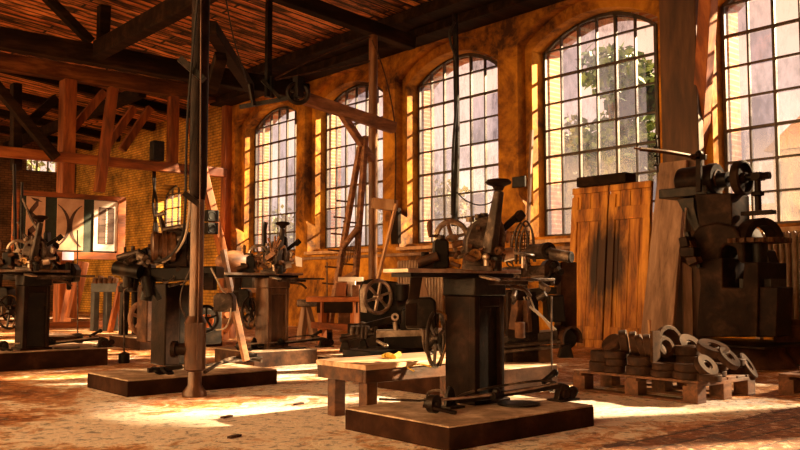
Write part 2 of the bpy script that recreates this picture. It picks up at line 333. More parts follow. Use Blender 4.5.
# ------------------------------------------------------------------ the hall
WX = 12.17                       # plane of the window glass
WC = [19.05, 15.7, 12.31, 8.84, 5.32, 1.9, -1.52]   # window centres along the wall
HW, SILL, SPR, RISE = 1.17, 1.88, 5.29, .43
YB, YEND, YFRONT = 20.95, 33.0, -4.0
TOPZ = 6.3
def ceil_z(x): return 6.2+.1*(12.17-x)
def arch(yc, hw, z0, rise, n=14, up=0):
    R = (hw*hw+rise*rise)/(2*rise); zc = z0+rise-R; a = math.asin(hw/R)
    return [(yc-R*math.sin(t), zc+R*math.cos(t)) for t in [a-2*a*i/n for i in range(n+1)]]   # from low y to high y
def yz(b, poly, x0, x1): b.prism([(x0, y, z) for y, z in poly], (x1-x0, 0, 0))
def wall_layer(b, x0, x1, hw_lo, hw_hi, near, zsh, rise, spr, y0, y1, top, centres, sill):
    edges = [y0]
    cs = sorted(c for c in centres)
    for i, c in enumerate(cs):
        yz(b, [(c-hw_lo, 0), (c+hw_lo, 0), (c+hw_lo, sill), (c-hw_lo, sill)], x0, x1)
        a = arch(c+(hw_hi-near)/2, (hw_hi+near)/2, spr, rise)
        for (ya, za), (yb_, zb) in zip(a, a[1:]):
            yz(b, [(ya, za), (yb_, zb), (yb_, top), (ya, top)], x0, x1)
        lo = (cs[i-1]+c)/2 if i else y0
        hi = (cs[i+1]+c)/2 if i < len(cs)-1 else y1
        yz(b, [(lo, 0), (c-hw_lo, 0), (c-hw_lo, sill), (c-near, sill), (c-near, top), (lo, top)], x0, x1)
        yz(b, [(hi, 0), (hi, top), (c+hw_hi, top), (c+hw_hi, zsh+.22), (c+hw_lo, zsh), (c+hw_lo, 0)], x0, x1)
b = B()
wall_layer(b, 11.62, 11.84, HW+.04, HW+.2, HW+.46, 2.42, RISE+.1, SPR+.12, YFRONT, YB, TOPZ, WC, 1.72)
wall_layer(b, 11.84, 12.26, HW+.04, HW+.04, HW+.24, 2.42, RISE, SPR, YFRONT, YB, TOPZ, WC, SILL-.02)
struct(b, 'wall_right', 'plaster')
b = B()
wall_layer(b, 12.26, 12.56, HW-.03, HW-.03, HW-.03, 2.42, RISE-.04, SPR-.02, YFRONT, YB, TOPZ+.4, WC, SILL-.1)
struct(b, 'wall_outside', 'brick_out')
# farther stretch of bare brick with one smaller arched window
W6C, W6H = 24.93, .87
b = B()
a = arch(W6C, W6H, 3.9, .3)
yz(b, [(YB, 0), (W6C-W6H, 0), (W6C-W6H, TOPZ), (YB, TOPZ)], 11.84, 12.7)
yz(b, [(W6C+W6H, 0), (YEND, 0), (YEND, TOPZ), (W6C+W6H, TOPZ)], 11.84, 12.7)
yz(b, [(W6C-W6H, 0), (W6C+W6H, 0), (W6C+W6H, 1.2), (W6C-W6H, 1.2)], 11.84, 12.7)
for (ya, za), (yb_, zb) in zip(a, a[1:]): yz(b, [(ya, za), (yb_, zb), (yb_, TOPZ), (ya, TOPZ)], 11.84, 12.7)
struct(b, 'wall_far_right', 'brick')
# end wall with a low window
EX0, EX1, EZ0, EZ1 = 10.0, 11.2, 5.25, 5.85
b = B()
b.rng((-7, YEND, 0), (EX0, YEND+.5, 8.4)); b.rng((EX1, YEND, 0), (12.7, YEND+.5, 6.5))
b.rng((EX0, YEND, 0), (EX1, YEND+.5, EZ0)); b.rng((EX0, YEND, EZ1), (EX1, YEND+.5, 6.8))
struct(b, 'wall_back', 'brick_x')
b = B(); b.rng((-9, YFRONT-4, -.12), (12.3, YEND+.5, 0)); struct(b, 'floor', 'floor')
# ceiling: boards rising away from the window wall
b = B()
xa, xb = 12.9, -7.0
b.prism([(xa, YFRONT, ceil_z(xa)), (xb, YFRONT, ceil_z(xb)), (xb, YFRONT, ceil_z(xb)+.12), (xa, YFRONT, ceil_z(xa)+.12)], (0, YEND+.6-YFRONT, 0))
struct(b, 'ceiling', 'ceiling')
b = B(); b.rng((11.1, YFRONT, 5.93), (11.62, YB, 6.3)); b.rng((10.6, YFRONT, 6.1), (11.1, YB, 6.32)); struct(b, 'trim_1', 'timber_dark', .02)
b = B()
for i, c in enumerate(sorted(WC)): b.rng((11.5, c-HW-.3, 1.72), (12.1, c+HW+.02, 1.79))
struct(b, 'trim_2', 'wood_pale', .01)
b = B(); b.rng((11.54, YFRONT, 1.6), (11.62, YB, 1.66)); struct(b, 'trim_3', 'wood_grey', .01)

# windows: bars + one pane mesh each
def window(n, c, hw, z0, spr, rise, cols, rows, x=WX):
    b = B(); R = (hw*hw+rise*rise)/(2*rise); zc = spr+rise-R
    top = lambda y: zc+math.sqrt(max(R*R-(y-c)**2, 0))
    t = .03
    for i in range(cols+1):
        y = c-hw+2*hw*i/cols; w = .055 if i in (0, cols) else (.046 if i in (2, 4) else t)
        b.rng((x-.035, y-w/2, z0), (x+.02, y+w/2, top(y)))
    for j in range(rows+1):
        z = z0+(spr-z0)*j/rows; w = .07 if j == 0 else (.045 if j in (3, 6) else t)
        b.rng((x-.03, c-hw, z-w/2), (x+.015, c+hw, z+w/2))
    a = arch(c, hw, spr, rise, 16)
    b.quad_ring([[(x-.035, y, z-.05), (x+.02, y, z-.05), (x+.02, y, z+.02), (x-.035, y, z+.02)] for y, z in a])
    o = b.obj(f'window_{n}', 'frame_paint'); o['kind'] = 'structure'
    p = B(); pts = [(c-hw, z0), (c+hw, z0)]+a[::-1]
    yz(p, pts, x-.004, x+.002)
    p.obj('pane', 'glass', o)
    return o
for i, c in enumerate(WC[:5]): window(i+1, c, HW, SILL, SPR, RISE, 6, 7)
window(6, W6C, W6H, 1.25, 3.9, .28, 4, 6, 12.2)
window(8, WC[5], HW, SILL, SPR, RISE, 6, 7); window(9, WC[6], HW, SILL, SPR, RISE, 6, 7)
b = B()
for i in range(4): x = EX0+(EX1-EX0)*i/3; b.rng((x-.03, YEND+.1, EZ0), (x+.03, YEND+.16, EZ1))
b.rng((EX0, YEND+.1, EZ0), (EX1, YEND+.16, EZ0+.06)); b.rng((EX0, YEND+.1, EZ1-.06), (EX1, YEND+.16, EZ1))
w7 = struct(b, 'window_7', 'frame_paint')
b = B(); b.rng((EX0, YEND+.12, EZ0), (EX1, YEND+.125, EZ1)); b.obj('pane', 'glass', w7)
# left side of the hall (out of frame): piers between tall open bays, so daylight comes in from that side too
b = B()
for y in (YFRONT, 4, 12, 20, 28): b.rng((-7.4, y, 0), (-7, y+1.2, 8.2))
b.rng((-7.4, YFRONT, 0), (-7, YEND, .8)); b.rng((-7.4, YFRONT, 6.6), (-7, YEND, 8.3))
struct(b, 'wall_left', 'plaster')

b = B(); b.rng((-7.4, YFRONT-.4, 0), (12.76, YFRONT, 8.3)); struct(b, 'wall_front', 'plaster')  # unseen wall behind the camera, added to cut fill light from there
# ------------------------------------------------------------------ roof timbers and posts
def one(b, name, mat, label, cat, group=None, bev=0, sharp=38): return tag(b.obj(name, mat, None, bev, sharp=sharp), label, cat, group)
b = B(); b.rng((-4, 16.85, 5.48), (11.62, 17.15, 5.88)); one(b, 'tie_beam', 'timber_dark', 'smoke-darkened heavy tie beam crossing the hall under the roof boards', 'beam', bev=.02)
b = B(); b.rng((-4, 20.6, 5.98), (11.84, 20.95, 6.36)); one(b, 'tie_beam', 'tie_wood', 'orange-brown tie beam carried on the timber posts above the display board', 'beam', bev=.02)
b = B(); b.rng((6.3, -3.5, 5.58), (6.55, 16.84, 5.92))
one(b, 'girder', 'timber_dark', 'long dark girder running lengthways below the roof, ending on the dark tie beam', 'beam', bev=.02)
b = B(); b.bar((11.0, 12.4, 5.78), (6.4, 12.4, 6.2), .22, .26); one(b, 'rafter', 'timber_dark', 'sloping dark rafter that ends on top of the steel post', 'beam', bev=.015)
b = B()
k0 = YP(103, 48, 17.0); b.bar((k0.x, 17.0, 5.88), (k0.x, 17.0, ceil_z(k0.x)-.02), .22, .22)
kp = one(b, 'king_post', 'timber_dark', 'short upright post standing on the dark tie beam, near the frame top', 'post', bev=.015)
b = B(); b.bar((k0.x-.25, 17.0, 5.94), (k0.x-1.3, 17.0, ceil_z(k0.x-1.3)-.1), .2, .16)
one(b, 'roof_strut', 'timber_dark', 'slanting dark strut leaning away from the short post on the tie beam', 'strut', bev=.01)
p0 = P(210, 27, 13.2); p1 = YP(250, 88, 16.9)
b = B(); b.bar(p0, p1, .2, .2); one(b, 'roof_strut', 'timber_dark', 'long dark strut slanting from the girder to the tie beam, right of the pipe post', 'strut', bev=.01)
b = B(); b.bar(P(221, 56, 14.6), P(211, 90, 15.2), .2, .2); one(b, 'roof_strut', 'timber_dark', 'short dark brace under the long strut, close beside the tall pipe post', 'strut', bev=.01)
# lower-left brace in the frame
def inpl(u, v, y=20.78): return YP(u, v, y)
c = inpl(65, 200)
b = B(); b.bar((c.x, 20.78, 0), (c.x, 20.78, 5.98), .42, .3); one(b, 'timber_post', 'timber', 'thick orange timber post rising behind the display board', 'post', bev=.02)
c = inpl(173, 120)
b = B(); b.bar((c.x, 20.78, 4.1), (c.x, 20.78, 5.98), .26, .24); one(b, 'timber_post', 'timber', 'short orange timber post standing on the rail above the brick wall', 'post', bev=.02)
c = inpl(239, 180)
b = B(); b.bar((11.55, 20.72, 0), (11.55, 20.72, 5.98), .24, .26); one(b, 'timber_post', 'timber', 'orange corner post between the brick wall and the first arched window', 'post', bev=.02)
b = B(); b.bar((-4, 20.6, 4.05), (11.45, 20.6, 4.05), .2, .24); one(b, 'timber_rail', 'timber_flat', 'orange horizontal timber rail running across the hall at half height', 'rail', bev=.015)
b = B(); b.bar(inpl(113, 88, 20.42), inpl(99, 192, 20.42), .24, .22); one(b, 'timber_brace', 'timber', 'slanting orange brace from the tie beam down to the display board', 'brace', bev=.015)
b = B(); b.bar(inpl(190, 118, 20.4), inpl(224, 258, 20.4), .22, .2); one(b, 'timber_brace', 'timber', 'slanting orange brace behind the tall pipe post, by the brick wall', 'brace', bev=.015)
b = B(); b.bar(inpl(83, 262, 20.3), inpl(71, 318, 20.3), .28, .2); one(b, 'timber_brace', 'timber', 'slanting orange brace under the display board down to the floor beam', 'brace', bev=.015)
b = B(); b.bar(inpl(-20, 66, 20.42), inpl(56, 158, 20.42), .26, .2); one(b, 'timber_brace', 'timber_dark', 'dark diagonal brace at the upper left of the timber frame', 'brace', bev=.015)
b = B(); b.bar(inpl(14, 136, 21.1), inpl(56, 98, 21.1), .22, .2); one(b, 'timber_brace', 'timber_dark', 'dark diagonal brace crossing behind the timber frame at the far left', 'brace', bev=.015)
b = B(); b.bar(inpl(16, 84, 21.0), inpl(16, 170, 21.0), .3, .2); one(b, 'timber_post', 'timber_dark', 'dark upright post at the far left behind the crossing braces', 'post', bev=.015)
g0 = inpl(46, 322, 20.2); g1 = inpl(126, 322, 20.2)
b = B(); b.bar((g0.x, 20.2, .07), (g1.x+.1, 20.2, .07), .2, .14); one(b, 'floor_beam', 'timber_flat', 'orange beam lying on the floor under the display board', 'beam', bev=.015)
# far rafters and purlin beyond the timber frame
for i, y in enumerate((23.4, 26.0, 28.8, 31.4)):
    b = B(); b.bar((11.8, y, ceil_z(11.8)-.12), (-3, y, ceil_z(-3)-.12), .2, .22)
    one(b, 'far_rafter', 'timber_dark', 'dark rafter under the roof boards beyond the timber frame, ' + ('nearest to the frame', 'next after the nearest one', 'third from the frame', 'last before the end wall')[i], 'beam', 'rafters beyond the timber frame')
b = B(); b.bar((9.2, 21, 6.05), (9.2, 32.9, 6.05), .2, .3); one(b, 'far_purlin', 'timber_dark', 'dark lengthways purlin beyond the timber frame', 'beam')
for i, (a, c) in enumerate((((72, 130), (104, 92)), ((104, 150), (134, 108)), ((122, 150), (150, 108)))):
    b = B(); b.bar(YP(*a, 21.15+.1*i), YP(*c, 21.15+.1*i), .18, .18)
    one(b, 'far_strut', 'timber', ('orange strut under the far roof next to the thick post', 'longer orange strut under the far roof beside the slanting brace', 'orange strut under the far roof nearest the brick wall')[i], 'strut')

# tall pipe post in the middle of the hall
px, py = 3.66, 7.1
t = T('pipe_post', 'tall dark iron pipe post standing on the floor beside a brown plinth', 'post', (px, py, 0))
b = B(); b.lathe((px, py, 0), (0, 0, 1), [(.11, 0), (.11, .03), (.062, .1), (.062, 1.78)], 24); b.obj('lower_pipe', 'pipe_rust', t)
b = B(); b.lathe((px, py, 1.78), (0, 0, 1), [(.066, 0), (.07, .04), (.082, .12), (.082, ceil_z(px)-1.82)], 24); b.obj('upper_pipe', 'iron_brown', t)
b = B(); b.lathe((px, py, .22), (0, 0, 1), [(.062, 0), (.095, .02), (.095, .42), (.1, .44), (.07, .5)], 24); b.obj('sleeve', 'pipe_rust', t)
b = B(); b.cyl((px-.13, py+.1, .42), (px-.02, py, .42), .055); b.cyl((px-.16, py+.13, .42), (px-.13, py+.1, .42), .075); b.obj('side_stub', 'iron_brown', t)
b = B(); b.tube([P(201, 0, 7.56), P(200.5, 120, 7.56), P(199.5, 250, 7.56), P(197, 360, 7.56)], .007); b.obj('conduit', 'pipe_rust', t)
b = B(); b.bar(P(180, 59, 7.7), P(204, 80, 7.7), .07, .06); b.obj('bracket', 'iron', t)
b = B(); b.bar(P(184, 193, 7.65), P(200, 205, 7.65), .05, .05); b.obj('bracket', 'iron_brown', t)

# steel post with swing arm near the second window
D0 = 16.0
sp = P(373, 338, D0); sx, sy = 10.0, 12.4
t = T('steel_post', 'slim rusty steel post with a jib arm in front of the second arched window', 'post', (sx, sy, 0))
b = B(); b.lathe((sx, sy, 0), (0, 0, 1), [(.14, 0), (.14, .04), (.085, .06), (.08, 2.9), (.085, 2.92), (.085, 5.75)], 20); b.obj('pipe', 'post_paint', t)
b = B(); b.bar(P(302, 97.5, 14.7), P(394, 128, 15.9), .17, .2); b.obj('jib_arm', 'wood_old', t, .01)
b = B(); b.bar(P(340, 111, 15.2), P(372, 160, 15.8), .12, .12); b.obj('jib_strut', 'wood_old', t, .01)
b = B(); b.bar(P(372, 203, 15.7), P(397, 206, 15.8), .14, .2); b.obj('shelf_arm', 'wood_pale', t, .01)
b = B(); b.tube([P(372, 40, 15.9), P(385, 75, 15.9), P(395, 128, 15.85), P(395, 203, 15.7)], .014); b.obj('guy_rod', 'iron_rust', t)
b = B(); b.bar(P(396, 205, 15.3), P(377, 283, 15.0), .05, .05); one(b, 'leaning_batten', 'wood_pale', 'pale thin batten leaning from the little shelf arm beside the steel post', 'batten')
# hanging post with pulley bracket
h0 = P(268, -4, 14.6); h1 = P(268, 97, 14.6)
t = T('hanger_post', 'dark hanging post with a pulley bracket, dropping from the roof before the first arched window', 'hanger', h1)
b = B(); b.bar((h1.x, h1.y, ceil_z(h1.x)), h1, .09, .09); b.obj('upright', 'iron', t)
b = B(); b.bar(P(240, 107, 14.8), P(300, 96, 14.5), .05, .07); b.obj('bracket_arm', 'iron', t)
for p_, q_ in (((250, 84), (254, 106)), ((262, 80), (280, 98)), ((272, 76), (272, 98))):
    b = B(); b.bar(P(*p_, 14.58), P(*q_, 14.58), .06, .06); b.obj('bracket_stay', 'iron', t)
b = B(); c = P(298, 93, 14.5); b.wheel(c, (.5, .8, 0), .17, .04, 4); b.box(c+V((0, 0, .1)), (.12, .16, .36)); b.obj('pulley', 'iron', t)
b = B(); b.tube([P(272, 80, 14.6), P(320, 56, 15.2), P(370, 37, 15.9)], .014); b.tube([P(276, 80, 14.6), P(320, 71, 15.2), P(370, 61, 15.9)], .014); one(b, 'tie_rods', 'iron_rust', 'pair of thin rusty tie rods stretched between the pulley bracket and the steel post', 'rod')
b = B(); b.tube([P(226, 0, 12), P(234, 40, 13), P(247, 82, 14.4)], .012); one(b, 'tie_rod', 'iron', 'single thin dark rod slanting down to the pulley bracket from the roof', 'rod')
# hanging rod before the third window
t = T('hanging_rod', 'long dark rod hanging from the eave beam in front of the third arched window', 'rod', P(455, 226, 14.6))
b = B(); b.tube([P(455, 14, 14.9), P(456, 60, 14.85), P(457, 150, 14.7), P(454, 226, 14.6)], .052); b.obj('rod', 'iron', t)
b = B(); b.tube([P(455, 22, 14.8), P(450, 32, 14.8), P(451, 44, 14.8), P(456, 60, 14.8), P(457, 90, 14.75), P(453, 150, 14.6), P(452, 215, 14.5)], .025); b.obj('loop_cord', 'rubber', t)
b = B(); b.tube([P(457, 192, 14.6), P(465, 200, 14.5), P(478, 205, 14.4), P(490, 203, 14.2), P(497, 196, 14.0)], .012); b.obj('slack_wire', 'rubber', t)
# ropes and the box hung on the rail
b = B(); b.tube([P(198, -4, 7.5), P(192, 60, 7.6), P(188, 110, 7.7), P(186, 160, 7.8), P(185, 215, 7.8), P(181, 240, 7.9), P(170, 256, 7.95), P(155, 262, 8.0)], .012)
one(b, 'drop_cable', 'rubber', 'thin dark cable dropping from the roof beside the pipe post to the drum machine', 'cable')
bx = YP(157, 151, 20.35)
t = T('rail_box', 'small black box fixed above the rail on the brick wall with hanging cables', 'box', bx)
b = B(); b.box(bx, (.3, .25, .5)); b.obj('housing', 'rubber', t, .015)
b = B()
for k in (0, 1):
    b.tube([P(153+3*k, 158, 23.2), P(155-2*k, 178, 22.0), P(153+4*k, 205, 19.5), P(157-3*k, 228, 16), P(154+2*k, 242, 13)], .03)
b.obj('cable', 'rubber', t)
bx = YP(211, 222, 20.15)
t = T('brace_box', 'black double box mounted on the slanting brace right of the pipe post', 'box', bx)
b = B(); b.box(bx+V((0, 0, .16)), (.34, .25, .3)); b.box(bx-V((0, 0, .17)), (.32, .25, .3)); b.obj('housing', 'rubber', t, .02)
b = B()
for dz in (.16, -.17): b.torus(bx+V((-.03, -.13, dz)), (0, 1, 0), .1, .008)
b.obj('rim', 'rubber', t)

# ------------------------------------------------------------------ display board
BY = 20.45
def bd(u, v): return YP(u, v, BY)
tl, tr, br, bl = bd(13, 190), bd(125.5, 197), bd(125.5, 258), bd(13, 262)
x0, x1, z0, z1 = tl.x, tr.x, (br.z+bl.z)/2+.02, (tl.z+tr.z)/2
t = T('display_board', 'orange framed display board with three printed panels on green cloth', 'display board', ((x0+x1)/2, BY, z0))
b = B(); b.rng((x0+.05, BY+.02, z0+.05), (x1-.05, BY+.06, z1-.05)); b.obj('backing', 'green_cloth', t)
b = B(); fw = .14
b.rng((x0, BY-.04, z1-fw*.8), (x1, BY+.05, z1)); b.rng((x0, BY-.04, z0), (x1, BY+.05, z0+fw*1.2))
b.rng((x0, BY-.041, z0), (x0+fw, BY+.05, z1)); b.rng((x1-fw*1.4, BY-.041, z0), (x1, BY+.05, z1)); b.obj('frame', 'timber_flat', t, .008)
zt, zb = z1-fw*.9, z0+fw*1.5
def panel(u0, u1, mat, name):
    b = B(); a, c = bd(u0, 220).x, bd(u1, 220).x; b.rng((a, BY-.01, zb), (c, BY+.02, zt)); return b.obj(name, mat, t), a, c
pz, a, c = panel(26, 45, 'beige', 'zigzag_panel')
w = c-a; h = zt-zb; b = B()
pts = [(.62, .9), (.15, .68), (.75, .5), (.1, .3), (.7, .1)]
for (ua, va), (ub, vb) in zip(pts, pts[1:]): b.bar((a+w*ua, BY-.014, zb+h*va), (a+w*ub, BY-.014, zb+h*vb), .006, .2, up=(0, 1, 0)) if False else b.prism([(a+w*ua, BY-.016, zb+h*(va+.07)), (a+w*ub, BY-.016, zb+h*(vb+.07)), (a+w*ub, BY-.016, zb+h*(vb-.07)), (a+w*ua, BY-.016, zb+h*(va-.07))], (0, .005, 0))
b.prism([(a+w*.2, BY-.016, zb+h*.98), (a+w*.55, BY-.016, zb+h*.96), (a+w*.85, BY-.016, zb+h*.9), (a+w*.4, BY-.016, zb+h*.92)], (0, .005, 0))
b.obj('zigzag_print', 'umber', pz)
pz, a, c = panel(57, 83.5, 'beige', 'curve_panel')
w = c-a; b = B(); R = h*.5
for sgn in (-1, 1):
    cx_ = a+w*.47+sgn*(R*.9+.02)
    pr = []
    n = 16
    for i in range(n+1):
        th = -1.02+2.04*i/n; wd = .012+.075*math.cos(th*1.35)
        pr.append((cx_-sgn*math.cos(th)*R*.9, zb+h*.47+math.sin(th)*R*.95, wd))
    L_ = [(x+sgn*wd*.5, BY-.016, z) for x, z, wd in pr]; R_ = [(x-sgn*wd*.5, BY-.016, z) for x, z, wd in pr]
    for i in range(n): b.prism([L_[i], L_[i+1], R_[i+1], R_[i]], (0, .005, 0))
b.obj('curve_print', 'umber', pz)
pz, a, c = panel(94, 119, 'white', 'framed_panel')
w = c-a; b = B(); b.rng((a+w*.18, BY-.02, zb+h*.14), (a+w*.8, BY-.008, zt-h*.13)); im = b.obj('dark_print', 'umber', pz)
b = B(); hh = h*.7
for i in range(22): z = zb+h*.15+hh*i/22; b.rng((a+w*.46, BY-.024, z), (a+w*.52, BY-.019, z+hh/34))
b.obj('dashed_line', 'white', pz)
b = B()
for i in range(1, 6): z = zb+h*.14+h*.73*i/6; b.rng((a+w*.18, BY-.023, z), (a+w*.8, BY-.019, z+.012))
b.obj('rule_lines', 'iron_grey', pz)
lp = YP(68, 256, BY-.07); b = B(); b.box(lp, (.27, .012, .19)); one(b, 'paper_note', 'lilac', 'small lilac paper note pinned at the lower edge of the display board', 'note')
# outdoors -----------------------------------------------------------
b = B(); b.rng((12.8, -60, -.3), (140, 120, -.1)); struct(b, 'ground_outside', 'yard')
b = B(); b.rng((-120, -60, -.3), (-9.1, 120, -.1)); struct(b, 'ground_outside_left', 'yard')

# ------------------------------------------------------------------ machine plinths
def plinth(x0, x1, y0, y1, h, label, mat='plinth'):
    t = T('machine_plinth', label, 'plinth', ((x0+x1)/2, (y0+y1)/2, 0))
    b = B(); b.rng((x0, y0, 0), (x1, y1, h-.012)); b.obj('body', mat, t, .006)
    b = B(); b.rng((x0+.004, y0+.004, h-.012), (x1-.004, y1-.004, h)); b.obj('top', 'plinth_top', t, .004)
    return t
plinth(3.61, 5.04, 3.74, 4.78, .15, 'large brown plinth with dusty top nearest the camera, carrying a tall dark machine')
plinth(3.16, 4.73, 7.4, 8.36, .15, 'brown plinth right behind the tall pipe post')
plinth(5.3, 6.72, 5.42, 6.5, .22, 'brown plinth between the nearest machine and the pallet of discs')
plinth(5.42, 6.35, 9.0, 9.98, .19, 'orange-brown plinth under the column machine before the first arched window', 'iron_rust')
plinth(5.87, 7.4, 7.15, 8.32, .17, 'dark brown plinth behind the low bench')
plinth(5.56, 6.98, 12.6, 13.8, .18, 'far brown plinth left of the pipe post, under the drum machine in view')
plinth(2.4, 4.23, 10.52, 11.7, .22, 'dark plinth at the left edge of the picture')
plinth(4.5, 5.25, 14.4, 15.1, .16, 'smallest plinth, far back below the display board')

# ------------------------------------------------------------------ column machine (prototype stands on the nearest plinth)
def column_machine(label):
    X0, X1, Y0, Y1, Z0 = 4.39, 4.70, 4.28, 4.59, .15
    O = V(((X0+X1)/2, (Y0+Y1)/2, Z0)); t = T('upright_machine', label, 'machine', O)  # a column machine, type unspecified
    q = lambda u, v, o=0: P(u, v, 6.25+o)
    b = B(); b.rng((X0, Y0+.05, Z0), (X1, Y1, .92)); b.rng((X0, Y0, Z0), (X0+.055, Y0+.06, .92)); b.rng((X1-.04, Y0, Z0), (X1, Y0+.06, .92))
    b.rng((X0+.055, Y0+.001, .84), (X1-.04, Y0+.05, .92)); b.rng((X0-.03, Y0-.03, Z0), (X1+.03, Y1+.03, Z0+.03)); b.obj('column', 'iron_brown', t, .008)
    b = B(); b.rng((X0+.055, Y0+.043, Z0+.03), (X1-.04, Y0+.05, .84)); b.obj('recess_panel', 'iron', t)
    b = B(); b.rng((X0-.012, Y0-.012, .92), (X1+.012, Y1+.012, 1.056)); b.obj('top_housing', 'iron', t, .012)
    b = B(); b.rng((3.80, 4.33, 1.085), (4.95, 4.6, 1.115)); b.obj('table', 'steel', t, .004)
    b = B(); b.rng((3.85, 4.36, 1.055), (4.9, 4.57, 1.085)); b.obj('table_slide', 'iron', t, .004)
    b = B(); b.rng((4.5, 4.22, 1.03), (5.22, 4.45, 1.052)); b.rng((4.52, 4.26, 1.0), (4.95, 4.42, 1.03)); b.obj('side_table', 'iron_grey', t, .004)
    # left: tapered bracket, rounded motor cover, belt wheels
    b = B(); b.prism([q(411, 270), q(424, 268), q(419, 300), q(408, 300)], DH*.1); b.obj('bracket', 'iron_brown', t, .008)
    b = B(); pts = [q(406, 303), q(409, 298), q(431, 297), q(436, 301), q(437, 329), q(406, 329)]; b.prism(pts, DH*.22)
    mo = b.obj('motor_cover', 'iron', t, .015)
    b = B(); b.prism([q(405.5, 304, -.004), q(417, 303, -.004), q(417, 326, -.004), q(405.5, 326, -.004)], DH*.03); b.obj('side_plate', 'iron_brown', mo, .004)
    b = B(); ax = RX*.93-DH*.36; c = q(436, 339, .05)
    b.wheel(c, ax, .2, .016, 6, .2); b.obj('belt_wheel', 'iron_grey', t)
    b = B(); c2 = q(430, 334, .18); b.wheel(c2, ax, .15, .014, 5, .25); b.obj('back_wheel', 'iron_grey', t)
    b = B(); b.tube([q(435, 311, .02), q(446, 316, .05), q(447, 340, .05), q(440, 366, .04)], .009); b.obj('belt', 'brass', t)
    # head
    b = B(); pts = [q(464, 268), q(464, 240), q(469, 226), q(478, 219), q(490, 217), q(501, 222), q(505, 236), q(503, 250), q(497, 268)]
    b.prism([p-DH*.1 for p in pts], DH*.26); hc = b.obj('head_casing', 'iron_grey', t, .02)
    b = B()
    for (u, v) in ((478, 228), (470, 246), (494, 243), (497, 232)): b.cyl(q(u, v, -.15), q(u, v, -.09), .016, n=10)
    b.obj('bolt', 'iron_rust', hc)
    b = B(); c = q(475, 255, -.17); b.ring(c, -DH, .044, .026, .04); b.cyl(c, c+DH*.08, .024); b.obj('dial_ring', 'brass', t)
    b = B(); p0, p1 = q(489, 254, -.16), q(499, 191, -.12); b.bar(p0, p1, .1, .08, w2=.062, h2=.05); lv = b.obj('lever_arm', 'iron_grey', t, .01)
    b = B(); b.lathe(q(498.5, 190.5, -.12), (0, 0, 1), [(.03, 0), (.045, .03), (.085, .045), (.095, .06), (.08, .078), (.02, .088)], 24); b.obj('mushroom_knob', 'iron_brown', lv)
    b = B(); b.prism([q(494, 227), q(494, 210), q(497, 204), q(501, 207), q(502, 227)], DH*.12); b.obj('guard_block', 'iron', t, .01)
    b = B(); b.bar(q(503, 229, -.05), q(520, 214, .05), .035, .045); b.bar(q(516, 220, .02), q(522, 213, .05), .06, .06); b.obj('side_lever', 'iron', t, .006)
    b = B(); b.prism([q(505, 240), q(507, 230), q(512, 234), q(509, 243)], DH*.08); b.obj('wedge', 'steel', t, .004)
    # tool block, crank, hand wheel
    b = B(); b.prism([q(p[0], p[1], -.1) for p in ((433, 268), (433, 242), (436, 239), (446, 239), (449, 242), (449, 268))], DH*.17); tb = b.obj('tool_block', 'iron', t, .012)
    b = B(); b.cyl(q(441, 240, -.05), q(441, 235, -.05), .03); b.bar(q(440, 236, -.05), q(429, 236, -.08), .022, .02); b.obj('crank_arm', 'iron_grey', tb)
    b = B(); p = q(430, 236, -.08); b.lathe(p, (-.02, .02, 1), [(.012, 0), (.018, .03), (.022, .07), (.018, .1), (.008, .115)], 14); b.obj('crank_handle', 'iron_rust', tb)
    b = B(); c = q(452, 238, .02); b.wheel(c, -DH+RX*.3, .122, .021, 4, .22, .12); b.obj('hand_wheel', 'steel', t)
    b = B(); b.cyl(c, c+DH*.2-RX*.03, .022); b.obj('wheel_shaft', 'steel', t)
    # small fittings on the table
    b = B(); b.cyl(q(418, 263, -.1), q(438, 256, -.12), .034); b.obj('work_roll', 'iron_rust', t)
    b = B(); b.bar(q(418, 266, -.05), q(446, 267, -.05), .08, .05); b.cyl(q(425, 262, 0), q(425, 252, 0), .03); b.obj('roll_rest', 'iron_brown', t, .006)
    b = B(); b.cyl(q(497, 271, -.2), q(497, 260, -.2), .033); b.lathe(q(497, 260, -.2), (0, 0, 1), [(.04, 0), (.04, .02), (.015, .035)], 16); b.obj('stop_post', 'iron', t)
    b = B(); b.cyl(q(487, 271, -.2), q(486, 258, -.2), .025, .02); b.sph(q(486, 257, -.2), .028); b.obj('knob', 'steel', t)
    b = B(); b.bar(q(462, 267, -.18), q(492, 269, -.2), .06, .04); b.obj('clamp_bar', 'iron_grey', t, .005)
    b = B(); b.lathe(q(489, 280, -.22), (.1, -.2, 1), [(.0, 0), (.075, .006), (.08, .02), (.06, .025)], 20); b.obj('tray', 'steel', t)
    b = B(); b.tube([q(478, 284, .1), q(520, 288, .1), q(530, 296, .15)], .016); b.obj('pipe', 'iron_rust', t)
    b = B(); rr = random.Random(5)
    for i in range(13):
        u, v = rr.uniform(456, 503), rr.uniform(243, 268); p = q(u, v, rr.uniform(-.24, -.1)); d = V((rr.uniform(-1, 1), rr.uniform(-1, 1), rr.uniform(-.6, .6))).normalized()
        if i % 3 == 0: b.ring(p, d, .03, .016, .02, 14)
        else: b.cyl(p-d*.03, p+d*.04, rr.uniform(.012, .024), n=10)
    b.obj('fittings', 'iron_rust', t)
    b = B(); b.cyl(q(470, 222, -.05), q(470, 217, -.05), .03); b.cyl(q(478, 220, .0), q(478, 214, .0), .025); b.cyl(q(484, 219, .05), q(484, 213, .05), .03); b.obj('oil_caps', 'iron_grey', t)
    b = B(); b.cyl(q(458, 256, -.12), q(512, 250, .05), .02); b.cyl(q(502, 256, -.12), q(512, 254, -.1), .045); b.obj('cross_shaft', 'steel', t)
    return t
